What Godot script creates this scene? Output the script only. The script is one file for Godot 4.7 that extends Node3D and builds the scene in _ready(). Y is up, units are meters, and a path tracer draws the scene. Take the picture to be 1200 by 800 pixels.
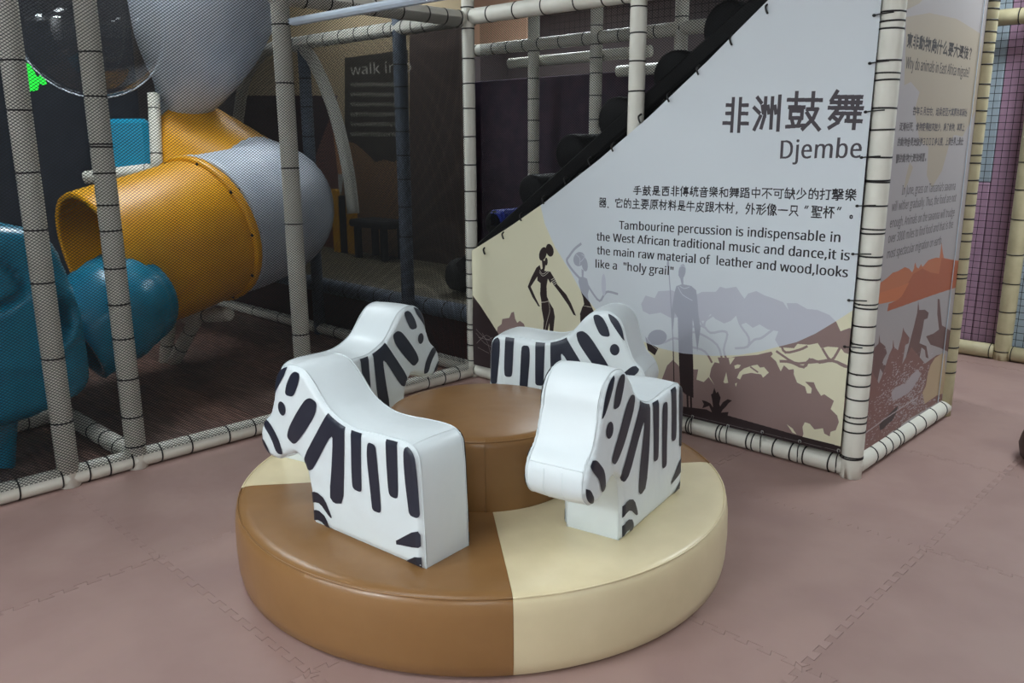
extends Node3D
# A soft-play corner: round padded seat with four zebra seats, white foam-padded frame, nets, tube slide and printed banners.
# World axes follow the play frame: +x runs along the banner wall, +z comes out of it, y is up, metres.

const F := 993.35          # focal length in pixels of the 1200x800 frame
const TH := 0.234368       # camera looks down by this angle
const RO := -0.005342      # roll
const YAW := 0.771952      # turn to the left of -z
const EYE := Vector3(0.0, 1.5, 0.0)
const XL := -3.90          # plane of the netted wall
const ZB := -3.66          # plane of the banner wall
const XS := -1.418         # plane of the side panel
const SEAT := Vector3(-2.19, 0.0, -2.09)
const SEAT_H := 0.262

var M := {}
var taken := {}
var tie_meshes := {}

func _ready():
	# ---- camera, environment, lights, exposure
	var cam := Camera3D.new()
	cam.name = "camera"
	cam.fov = rad_to_deg(2.0 * atan(400.0 / F))
	cam.near = 0.05
	cam.far = 60.0
	cam.transform = Transform3D(Basis(Vector3.UP, YAW) * Basis(Vector3.RIGHT, -TH) * Basis(Vector3.BACK, RO), EYE)
	add_child(cam)
	cam.current = true
	var env := Environment.new()
	env.background_mode = Environment.BG_COLOR
	env.background_color = Color(0.02, 0.02, 0.022)
	env.tonemap_mode = Environment.TONE_MAPPER_LINEAR
	env.tonemap_exposure = 1.44
	env.sdfgi_enabled = true
	env.ssao_enabled = true
	env.ssil_enabled = true
	var we := WorldEnvironment.new()
	we.name = "world_environment"
	we.environment = env
	add_child(we)
	materials()
	# ceiling panels, mostly added as unseen fill: x, z, size x, size z, energy
	for p in [[-1.8, -0.3, 1.2, 1.2, 0.6], [-1.9, 4.5, 1.2, 1.2, 14.0], [-5.0, 4.4, 1.2, 1.2, 10.5], [-3.3, 1.5, 0.6, 1.2, 3.0], [2.6, 3.0, 1.2, 1.2, 5.4], [4.2, -1.8, 1.2, 0.6, 2.0], [0.9, -2.6, 1.2, 0.6, 0.8], [-0.5, -5.5, 1.2, 0.6, 4.6], [-5.3, -2.2, 1.2, 0.6, 3.9], [-6.5, -4.35, 1.2, 0.6, 1.0], [-5.4, -6.3, 1.2, 1.2, 8.0], [-7.9, -7.9, 1.2, 0.6, 2.0]]:
		ceiling_panel(p)
	room()
	floor_mats()
	frames()
	nets()
	round_seat()
	zebras()
	banner()
	side_panel()
	slide()
	interior()
	print("done ", Time.get_ticks_msec())

# ---------------------------------------------------------------- camera geometry
func ray(px: float, py: float) -> Vector3:
	var x := (px - 600.0) / F
	var y := (py - 400.0) / F
	var c := cos(-RO)
	var s := sin(-RO)
	var x1 := c * x - s * y
	var y1 := s * x + c * y
	var y2 := y1 * cos(TH) + sin(TH)
	var z2 := -y1 * sin(TH) + cos(TH)
	return Vector3(x1 * cos(YAW) - z2 * sin(YAW), -y2, -(x1 * sin(YAW) + z2 * cos(YAW)))

func on_x(px: float, py: float, x: float) -> Vector3:
	var r := ray(px, py)
	return EYE + r * (x / r.x)

func on_y(px: float, py: float, y: float) -> Vector3:
	var r := ray(px, py)
	return EYE + r * ((y - EYE.y) / r.y)

func on_z(px: float, py: float, z: float) -> Vector3:
	var r := ray(px, py)
	return EYE + r * (z / r.z)

func at_depth(px: float, py: float, d: float) -> Vector3:
	return EYE + ray(px, py) * d

func proj(p: Vector3) -> Vector2:
	var q := p - EYE
	var x := q.x * cos(YAW) - q.z * sin(YAW)
	var z := -q.x * sin(YAW) - q.z * cos(YAW)
	var y := -q.y
	var y2 := y * cos(TH) - z * sin(TH)
	var z2 := y * sin(TH) + z * cos(TH)
	var c := cos(RO)
	var s := sin(RO)
	return Vector2(600.0 + F * (c * x - s * y2) / z2, 400.0 + F * (s * x + c * y2) / z2)

func along(a: Vector3, b: Vector3, v: float, axis: int) -> float:   # share of the way from a to b that shows at pixel row or column v
	var lo := 0.0
	var hi := 1.0
	var up := proj(b)[axis] > proj(a)[axis]
	for i in 30:
		var m := (lo + hi) / 2.0
		if (proj(a.lerp(b, m))[axis] < v) == up:
			lo = m
		else:
			hi = m
	return (lo + hi) / 2.0

# ---------------------------------------------------------------- nodes
func numbered(called: String) -> String:
	taken[called] = taken.get(called, 0) + 1
	return called if taken[called] == 1 else "%s_%03d" % [called, taken[called] - 1]

func tag(o, label: String, category := "", group := "", kind := ""):
	o.set_meta("label", label)
	if category: o.set_meta("category", category)
	if group: o.set_meta("group", group)
	if kind: o.set_meta("kind", kind)
	return o

func thing(called: String, label: String, category: String, at := Vector3.ZERO, turn := 0.0, group := "") -> Node3D:
	var o := Node3D.new()
	o.name = numbered(called)
	add_child(o)
	o.position = at
	o.rotation.y = turn
	tag(o, label, category, group)
	return o

func struct(called: String, label: String) -> Node3D:
	var o := Node3D.new()
	o.name = called
	add_child(o)
	o.set_meta("kind", "structure")
	o.set_meta("label", label)
	return o

func part(called: String, mesh: Mesh, m: Material, parent: Node, at := Vector3.ZERO, basis := Basis()) -> MeshInstance3D:
	var o := MeshInstance3D.new()
	o.name = called if parent != self else numbered(called)
	o.mesh = mesh
	o.material_override = m
	o.cast_shadow = GeometryInstance3D.SHADOW_CASTING_SETTING_ON
	parent.add_child(o, true)
	o.transform = Transform3D(basis, at)
	return o

# ---------------------------------------------------------------- mesh building
func begin() -> SurfaceTool:
	var st := SurfaceTool.new()
	st.begin(Mesh.PRIMITIVE_TRIANGLES)
	st.set_smooth_group(0)
	return st

func done(st: SurfaceTool) -> ArrayMesh:
	st.generate_normals()
	st.index()
	return st.commit()

func tri(st: SurfaceTool, a: Vector3, b: Vector3, c: Vector3, out: Vector3):
	if (b - a).cross(c - a).dot(out) > 0.0:
		var t := b
		b = c
		c = t
	st.add_vertex(a)
	st.add_vertex(b)
	st.add_vertex(c)

func quad(st: SurfaceTool, a: Vector3, b: Vector3, c: Vector3, d: Vector3, out: Vector3):
	tri(st, a, b, c, out)
	tri(st, a, c, d, out)

func fan(st: SurfaceTool, pts: Array, out: Vector3):
	for i in range(1, pts.size() - 1):
		tri(st, pts[0], pts[i], pts[i + 1], out)

func grid(st: SurfaceTool, rows: Array, closed: bool, inward := false):   # rows of points round an axis
	for i in rows.size() - 1:
		var a: Array = rows[i]
		var b: Array = rows[i + 1]
		var ca := Vector3.ZERO
		var cb := Vector3.ZERO
		for p in a: ca += p
		for p in b: cb += p
		var c := (ca / a.size() + cb / b.size()) / 2.0
		var n := a.size()
		for j in (n if closed else n - 1):
			var k := (j + 1) % n
			var o: Vector3 = (a[j] + a[k] + b[j] + b[k]) / 4.0 - c
			if inward: o = -o
			quad(st, a[j], a[k], b[k], b[j], o)

func frame_of(dir: Vector3) -> Basis:   # y along dir
	var y := dir.normalized()
	var h := Vector3.UP if absf(y.y) < 0.9 else Vector3.RIGHT
	var x := h.cross(y).normalized()
	return Basis(x, y, x.cross(y))

func ring(c: Vector3, b: Basis, r: float, n: int) -> Array:
	var o := []
	for i in n:
		var t := TAU * i / n
		o.append(c + b.x * (cos(t) * r) + b.z * (sin(t) * r))
	return o

func tube_rows(path: Array, radii: Array, n: int) -> Array:
	var rows := []
	var x := Vector3.ZERO
	for i in path.size():
		var d: Vector3 = (path[mini(i + 1, path.size() - 1)] - path[maxi(i - 1, 0)]).normalized()
		if i == 0:
			x = frame_of(d).x
		x = (x - d * x.dot(d)).normalized()
		rows.append(ring(path[i], Basis(x, d, x.cross(d)), radii[mini(i, radii.size() - 1)], n))
	return rows

func add_tube(st: SurfaceTool, path: Array, radii: Array, n: int, caps := true):
	var rows := tube_rows(path, radii, n)
	grid(st, rows, true)
	if caps:
		fan(st, rows[0], path[0] - path[1])
		fan(st, rows[-1], path[-1] - path[-2])

func tube_mesh(path: Array, radii: Array, n := 12, caps := true) -> ArrayMesh:
	var st := begin()
	add_tube(st, path, radii, n, caps)
	return done(st)

func spline(pts: Array, per: int, closed := false) -> Array:   # Catmull-Rom, Vector2 or Vector3
	var o := []
	var n := pts.size()
	for i in (n if closed else n - 1):
		var p0 = pts[(i - 1 + n) % n] if closed or i > 0 else pts[0]
		var p1 = pts[i]
		var p2 = pts[(i + 1) % n]
		var p3 = pts[(i + 2) % n] if closed or i + 2 < n else pts[n - 1]
		for k in per:
			var t := float(k) / per
			o.append(p1 * (1.0) + (p2 - p0) * (0.5 * t) + (p0 * 2.0 - p1 * 5.0 + p2 * 4.0 - p3) * (0.5 * t * t) + (p1 * 3.0 - p0 - p2 * 3.0 + p3) * (0.5 * t * t * t))
	if not closed:
		o.append(pts[n - 1])
	return o

func box_mesh(size: Vector3, bevel := 0.004) -> ArrayMesh:   # bevelled box round its centre
	var st := SurfaceTool.new()
	st.begin(Mesh.PRIMITIVE_TRIANGLES)
	st.set_smooth_group(-1)
	var h := size / 2.0
	var b := minf(bevel, minf(h.x, minf(h.y, h.z)) * 0.8)
	for ax in 3:
		for s in [-1.0, 1.0]:
			var u := (ax + 1) % 3
			var v := (ax + 2) % 3
			var q := []
			for c in [[-1, -1], [1, -1], [1, 1], [-1, 1]]:
				var p := Vector3.ZERO
				p[ax] = s * h[ax]
				p[u] = c[0] * (h[u] - b)
				p[v] = c[1] * (h[v] - b)
				q.append(p)
			var nrm := Vector3.ZERO
			nrm[ax] = s
			quad(st, q[0], q[1], q[2], q[3], nrm)
			for s2 in [-1.0, 1.0]:   # edge bevels
				var e := []
				for k in [-1.0, 1.0]:
					var p := Vector3.ZERO
					p[ax] = s * h[ax]
					p[u] = s2 * (h[u] - b)
					p[v] = k * (h[v] - b)
					e.append(p)
				for k in [1.0, -1.0]:
					var p := Vector3.ZERO
					p[ax] = s * (h[ax] - b)
					p[u] = s2 * h[u]
					p[v] = k * (h[v] - b)
					e.append(p)
				var n2 := nrm
				n2[u] = s2
				quad(st, e[0], e[1], e[2], e[3], n2)
	for sx in [-1.0, 1.0]:
		for sy in [-1.0, 1.0]:
			for sz in [-1.0, 1.0]:
				var sg := Vector3(sx, sy, sz)
				tri(st, Vector3(h.x, h.y - b, h.z - b) * sg, Vector3(h.x - b, h.y, h.z - b) * sg, Vector3(h.x - b, h.y - b, h.z) * sg, sg)
	st.generate_normals()
	return st.commit()

func extrude_mesh(poly: PackedVector2Array, depth: float) -> ArrayMesh:   # outline in x, y; thickness centred on z
	var st := SurfaceTool.new()
	st.begin(Mesh.PRIMITIVE_TRIANGLES)
	st.set_smooth_group(-1)
	var t := Geometry2D.triangulate_polygon(poly)
	for s in [-0.5, 0.5]:
		for i in range(0, t.size(), 3):
			var v := []
			for k in 3: v.append(Vector3(poly[t[i + k]].x, poly[t[i + k]].y, s * depth))
			tri(st, v[0], v[1], v[2], Vector3(0, 0, s))
	var ccw := not Geometry2D.is_polygon_clockwise(poly)
	for i in poly.size():
		var a := poly[i]
		var b := poly[(i + 1) % poly.size()]
		var n := Vector3(b.y - a.y, a.x - b.x, 0.0)
		if not ccw: n = -n
		quad(st, Vector3(a.x, a.y, -depth / 2), Vector3(b.x, b.y, -depth / 2), Vector3(b.x, b.y, depth / 2), Vector3(a.x, a.y, depth / 2), n)
	st.generate_normals()
	return st.commit()

func clipped_sheet(poly: PackedVector2Array, cell: float, place: Callable, out: Vector3, uv = null) -> ArrayMesh:
	# a sheet of small cells inside an outline, each corner placed by a function
	var st := begin()
	var lo := Vector2(1e9, 1e9)
	var hi := -lo
	for p in poly:
		lo = lo.min(p)
		hi = hi.max(p)
	var nx := int(ceil((hi.x - lo.x) / cell))
	var ny := int(ceil((hi.y - lo.y) / cell))
	var seen := {}
	for i in nx:
		for j in ny:
			var a := lo + Vector2(i, j) * cell
			var c := PackedVector2Array([a, a + Vector2(cell, 0), a + Vector2(cell, cell), a + Vector2(0, cell)])
			for piece in Geometry2D.intersect_polygons(c, poly):
				var t: PackedInt32Array
				if piece.size() == 4 and absf(piece[0].distance_to(piece[2]) - cell * sqrt(2.0)) < 1e-5:
					t = PackedInt32Array([0, 1, 2, 0, 2, 3])
				else:
					t = Geometry2D.triangulate_polygon(piece)
				for k in range(0, t.size(), 3):
					var v := []
					var q := []
					for m in 3:
						var p: Vector2 = piece[t[k + m]]
						var key := Vector2i((p * 100000.0).round())
						if not seen.has(key):
							seen[key] = place.call(p)
						v.append(seen[key])
						q.append(p)
					var order := [0, 1, 2]
					if (v[1] - v[0]).cross(v[2] - v[0]).dot(out) > 0.0:
						order = [0, 2, 1]
					for m in order:
						if uv != null:
							st.set_uv(uv.call(q[m]))
						st.add_vertex(v[m])
	return done(st)

# ---------------------------------------------------------------- materials
func noise_normal(freq: float, strength: float, size := 256, kind := FastNoiseLite.TYPE_SIMPLEX_SMOOTH) -> NoiseTexture2D:
	var n := FastNoiseLite.new()
	n.seed = 7
	n.noise_type = kind
	n.frequency = freq
	n.fractal_octaves = 3
	var t := NoiseTexture2D.new()
	t.width = size
	t.height = size
	t.seamless = true
	t.as_normal_map = true
	t.bump_strength = strength
	t.noise = n
	return t

func noise_color(freq: float, a: Color, b: Color, size := 512, octaves := 4, seed_ := 3, low := 0.25, high := 0.75) -> NoiseTexture2D:
	var n := FastNoiseLite.new()
	n.seed = seed_
	n.frequency = freq
	n.fractal_octaves = octaves
	var g := Gradient.new()
	g.offsets = PackedFloat32Array([low, high])
	g.colors = PackedColorArray([a, b])
	var t := NoiseTexture2D.new()
	t.width = size
	t.height = size
	t.seamless = true
	t.noise = n
	t.color_ramp = g
	return t

func mat(c: Color, rough := 0.6, metal := 0.0) -> StandardMaterial3D:
	var m := StandardMaterial3D.new()
	m.albedo_color = c
	m.roughness = rough
	m.metallic = metal
	return m

func mottled(a: Color, b: Color, rough: float, scale: float, freq := 0.01, seed_ := 3, world := true) -> StandardMaterial3D:
	var m := mat(Color.WHITE, rough)
	m.albedo_texture = noise_color(freq, a, b, 512, 4, seed_)
	m.uv1_triplanar = true
	m.uv1_world_triplanar = world
	m.uv1_scale = Vector3.ONE * scale
	return m

func bump(m: StandardMaterial3D, t: Texture2D, k: float):
	m.normal_enabled = true
	m.normal_texture = t
	m.normal_scale = k
	m.uv1_triplanar = true
	return m

func materials():
	var crease := noise_normal(0.012, 6.0)
	var fine := noise_normal(0.05, 3.0)
	M.white_vinyl = mat(Color(0.885, 0.915, 0.92), 0.36)
	bump(M.white_vinyl, crease, 0.22)
	M.white_vinyl.uv1_scale = Vector3.ONE * 2.2
	M.navy_vinyl = mat(Color(0.145, 0.16, 0.215), 0.36)
	M.brown_vinyl = mottled(Color(0.548, 0.398, 0.238), Color(0.565, 0.415, 0.252), 0.30, 1.3)
	bump(M.brown_vinyl, crease, 0.08)
	M.cream_vinyl = mottled(Color(0.868, 0.808, 0.655), Color(0.885, 0.825, 0.675), 0.32, 1.3)
	bump(M.cream_vinyl, crease, 0.08)
	M.foam = mottled(Color(0.86, 0.85, 0.80), Color(0.885, 0.875, 0.83), 0.5, 1.5)
	M.cream_foam = mottled(Color(0.74, 0.70, 0.56), Color(0.79, 0.75, 0.61), 0.5, 1.5)
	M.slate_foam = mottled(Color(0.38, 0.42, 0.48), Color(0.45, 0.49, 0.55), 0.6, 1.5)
	M.tie = mat(Color(0.09, 0.075, 0.07), 0.5)
	M.net = mat(Color(0.035, 0.037, 0.045), 0.85)
	M.black = mat(Color(0.05, 0.048, 0.055), 0.7)
	M.mats = []
	for k in 3:
		var d := 0.012 * (k - 1)
		var m := mottled(Color(0.58 + d, 0.47 + d, 0.443 + d), Color(0.608 + d, 0.50 + d, 0.47 + d), 0.55, 0.5, 0.008, 5 + k)
		bump(m, fine, 0.06)
		M.mats.append(m)
	M.slab = mat(Color(0.22, 0.17, 0.165), 0.9)
	M.planks = []
	for k in 4:
		var m := mat(Color.WHITE, 0.45)
		m.albedo_texture = noise_color(0.02, [Color(0.34, 0.25, 0.22), Color(0.37, 0.265, 0.23), Color(0.32, 0.24, 0.215), Color(0.36, 0.28, 0.25)][k], [Color(0.52, 0.40, 0.36), Color(0.56, 0.43, 0.38), Color(0.49, 0.38, 0.34), Color(0.53, 0.43, 0.39)][k], 512, 5, 20 + k)
		m.uv1_triplanar = true
		m.uv1_world_triplanar = true
		m.uv1_scale = Vector3(0.35, 1.0, 4.0)
		M.planks.append(m)
	M.ceiling = mat(Color(0.80, 0.80, 0.80), 0.9)
	M.wall = mat(Color(0.86, 0.86, 0.86), 0.9)
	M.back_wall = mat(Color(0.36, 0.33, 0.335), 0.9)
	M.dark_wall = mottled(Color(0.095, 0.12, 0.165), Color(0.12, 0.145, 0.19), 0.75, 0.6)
	M.yellow = mottled(Color(0.87, 0.605, 0.03), Color(0.90, 0.645, 0.06), 0.42, 1.0)
	M.white_plastic = mottled(Color(0.70, 0.74, 0.79), Color(0.76, 0.79, 0.83), 0.45, 1.0)
	M.teal = mottled(Color(0.05, 0.50, 0.63), Color(0.07, 0.55, 0.68), 0.28, 1.0)
	M.maroon = mat(Color(0.30, 0.12, 0.11), 0.7)
	M.purple = mottled(Color(0.76, 0.61, 0.71), Color(0.79, 0.64, 0.74), 0.8, 1.0)
	M.plum = mottled(Color(0.25, 0.20, 0.26), Color(0.31, 0.23, 0.29), 0.8, 1.0)
	M.pale_blue = mat(Color(0.70, 0.76, 0.80), 0.7)
	M.aluminium = mat(Color(0.74, 0.79, 0.84), 0.35)
	M.steel = mat(Color(0.75, 0.75, 0.75), 0.3, 0.9)
	M.lamp = mat(Color(0.95, 0.97, 1.0), 0.5)
	M.lamp.emission_enabled = true
	M.lamp.emission = Color(0.93, 0.97, 1.0)
	M.lamp.emission_energy_multiplier = 3.0

# ---------------------------------------------------------------- room
func ceiling_panel(p):
	var o := thing("ceiling_light", "white glowing square panel light, in a ceiling set mostly added for fill", "light", Vector3(p[0], 3.32, p[1]), 0.0, "ceiling panel lights")
	part("frame", box_mesh(Vector3(p[2] + 0.06, 0.03, p[3] + 0.06)), M.aluminium, o, Vector3(0, 0.025, 0))
	part("diffuser", box_mesh(Vector3(p[2], 0.02, p[3]), 0.003), M.lamp, o, Vector3(0, 0.003, 0))
	var l := AreaLight3D.new()
	l.name = "panel_light"
	l.area_size = Vector2(p[2], p[3])
	l.light_energy = p[4]
	l.light_color = Color(0.945, 0.985, 1.0)
	l.shadow_enabled = true
	l.area_range = 14.0
	o.add_child(l)
	l.rotation.x = -PI / 2
	l.position.y = -0.012

func room():
	var w := [["wall_left", Vector3(0.2, 3.6, 14.6), Vector3(-9.4, 1.6, -2.2)], ["wall_right", Vector3(0.2, 3.6, 14.6), Vector3(5.1, 1.6, -2.2)], ["wall_back", Vector3(14.7, 3.6, 0.2), Vector3(-2.15, 1.6, -9.6)], ["wall_front", Vector3(14.7, 3.6, 0.2), Vector3(-2.15, 1.6, 5.2)], ["ceiling", Vector3(14.7, 0.2, 15.0), Vector3(-2.15, 3.47, -2.2)]]
	for e in w:
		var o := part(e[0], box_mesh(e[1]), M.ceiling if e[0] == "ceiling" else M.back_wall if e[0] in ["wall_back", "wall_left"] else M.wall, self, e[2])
		o.set_meta("kind", "structure")

func jig(a: Vector2, b: Vector2, depth: float) -> Array:   # dovetailed edge of a mat from a to b, without b
	var d := (b - a)
	var n := Vector2(-d.y, d.x).normalized()
	var o := [a]
	var teeth := 13
	for k in teeth:
		for e in [[0.32, -1.0], [0.22, 1.0], [0.78, 1.0], [0.68, -1.0]]:
			o.append(a + d * ((k + e[0]) / teeth) + n * (depth * e[1]))
	return o

func floor_mats():
	var fl := struct("floor", "floor of dusty pink interlocking foam mats")
	part("slab", box_mesh(Vector3(14.7, 0.2, 15.0)), M.slab, fl, Vector3(-2.15, -0.118, -2.2))
	var xs := []
	var zs := []
	for k in 8: xs.append(-3.95 + 1.01 * k)
	for k in 10: zs.append(-7.20 + 1.01 * k)
	var mesh_of := {}
	var P := 1.01
	var a := 0.012
	var poly := []
	poly += jig(Vector2(0, 0), Vector2(P, 0), a)
	poly += jig(Vector2(P, 0), Vector2(P, P), a)
	var top := jig(Vector2(0, P), Vector2(P, P), a)
	top.append(Vector2(P, P))
	top.reverse()
	poly += top.slice(0, -1)
	var lft := jig(Vector2(0, 0), Vector2(0, P), a)
	lft.append(Vector2(0, P))
	lft.reverse()
	poly += lft.slice(0, -1)
	var pk := PackedVector2Array(poly)
	var ins: PackedVector2Array = Geometry2D.offset_polygon(pk, -0.0006)[0]
	var st := SurfaceTool.new()
	st.begin(Mesh.PRIMITIVE_TRIANGLES)
	st.set_smooth_group(-1)
	var t := Geometry2D.triangulate_polygon(ins)
	for i in range(0, t.size(), 3):
		var v := []
		for k in 3: v.append(Vector3(ins[t[i + k]].x, 0.0, ins[t[i + k]].y))
		tri(st, v[0], v[1], v[2], Vector3.UP)
	var cw := Geometry2D.is_polygon_clockwise(ins)
	for i in ins.size():
		var p := ins[i]
		var q := ins[(i + 1) % ins.size()]
		var n := Vector3(q.y - p.y, 0.0, p.x - q.x)
		if cw: n = -n
		quad(st, Vector3(p.x, 0, p.y), Vector3(q.x, 0, q.y), Vector3(q.x, -0.018, q.y), Vector3(p.x, -0.018, p.y), n)
	st.generate_normals()
	var mesh := st.commit()
	for i in 6:
		for j in 9:
			if i < 2 and j < 3: continue
			part("foam_mat", mesh, M.mats[(i * 7 + j * 3 + (i * j) % 2) % 3], fl, Vector3(xs[i], -0.0005 * ((i + j) % 2), zs[j]))
	# wood-look planks inside the netted bay
	var pm := box_mesh(Vector3(1.52, 0.016, 0.178), 0.002)
	for i in 3:
		for j in 22:
			part("plank", pm, M.planks[(i * 3 + j * 5) % 4], fl, Vector3(-4.72 - 1.523 * i - 0.38 * (j % 2) + 0.19, -0.010, 0.2 - 0.18 * j))

# ---------------------------------------------------------------- padded pipes with cable ties
func tie_mesh(r: float) -> ArrayMesh:
	var key := int(r * 10000)
	if tie_meshes.has(key): return tie_meshes[key]
	var st := begin()
	var rows := []
	for e in [[0.0, -0.0036], [0.0028, -0.0028], [0.0028, 0.0028], [0.0, 0.0036]]:
		rows.append(ring(Vector3(0, e[1], 0), Basis(), r + e[0], 20))
	grid(st, rows, true)
	# the buckle
	var q := []
	for c in [[-1, -1], [1, -1], [1, 1], [-1, 1]]:
		q.append(Vector3(c[0] * 0.004, c[1] * 0.0035, 0))
	for i in 4:
		quad(st, q[i] + Vector3(0, 0, r), q[(i + 1) % 4] + Vector3(0, 0, r), q[(i + 1) % 4] + Vector3(0, 0, r + 0.006), q[i] + Vector3(0, 0, r + 0.006), q[i] + q[(i + 1) % 4])
	fan(st, [q[0] + Vector3(0, 0, r + 0.006), q[1] + Vector3(0, 0, r + 0.006), q[2] + Vector3(0, 0, r + 0.006), q[3] + Vector3(0, 0, r + 0.006)], Vector3.BACK)
	tie_meshes[key] = done(st)
	return tie_meshes[key]

func pipe(parent: Node, called: String, a: Vector3, b: Vector3, r: float, m: Material, ties: Array, round_ends := false, tilt := 0.03) -> MeshInstance3D:
	# a foam sleeve along a..b that is drawn in a little where each tie (share of the length) holds it
	var len := a.distance_to(b)
	var st := begin()
	var prof := [[0.0, r]]
	if round_ends:
		prof = [[0.0, r * 0.55], [r * 0.16, r * 0.86], [r * 0.4, r]]
	var ts := ties.duplicate()
	ts.sort()
	for t in ts:
		var p: float = t * len
		if p - 0.014 <= prof[-1][0] + 0.001 or p + 0.014 > len - 0.02: continue
		prof.append([p - 0.014, r])
		prof.append([p, r - 0.0022])
		prof.append([p + 0.014, r])
	if round_ends:
		prof += [[len - r * 0.4, r], [len - r * 0.16, r * 0.86], [len, r * 0.55]]
	else:
		prof.append([len, r])
	var rows := []
	for e in prof: rows.append(ring(Vector3(0, e[0], 0), Basis(), e[1], 20))
	grid(st, rows, true)
	fan(st, rows[0], Vector3.DOWN)
	fan(st, rows[-1], Vector3.UP)
	var o := part(called, done(st), m, parent, a, frame_of(b - a))
	var k := 0
	for t in ts:
		k += 1
		var turn := Basis(Vector3.UP, float((k * 37) % 100) / 100.0 * 2.4 - 0.6) * Basis(Vector3.RIGHT, tilt * (1.0 if k % 2 else -0.7))
		part("cable_tie", tie_mesh(r - 0.0014), M.tie, o, Vector3(0, t * len, 0), turn)
	return o

func post(parent: Node, x: float, z: float, top: float, r: float, m: Material, rows: Array) -> MeshInstance3D:
	var a := Vector3(x, 0.0, z)
	var b := Vector3(x, top, z)
	var t := []
	for v in rows: t.append(along(a, b, v, 1))
	return pipe(parent, "post", a, b, r, m, t)

func rail(parent: Node, a: Vector3, b: Vector3, r: float, m: Material, cols: Array, ends := false) -> MeshInstance3D:
	var t := []
	for v in cols: t.append(along(a, b, v, 0))
	return pipe(parent, "rail", a, b, r, m, t, ends)

func evenly(n: int) -> Array:
	var o := []
	for i in n: o.append((i + 0.5) / n)
	return o

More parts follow.
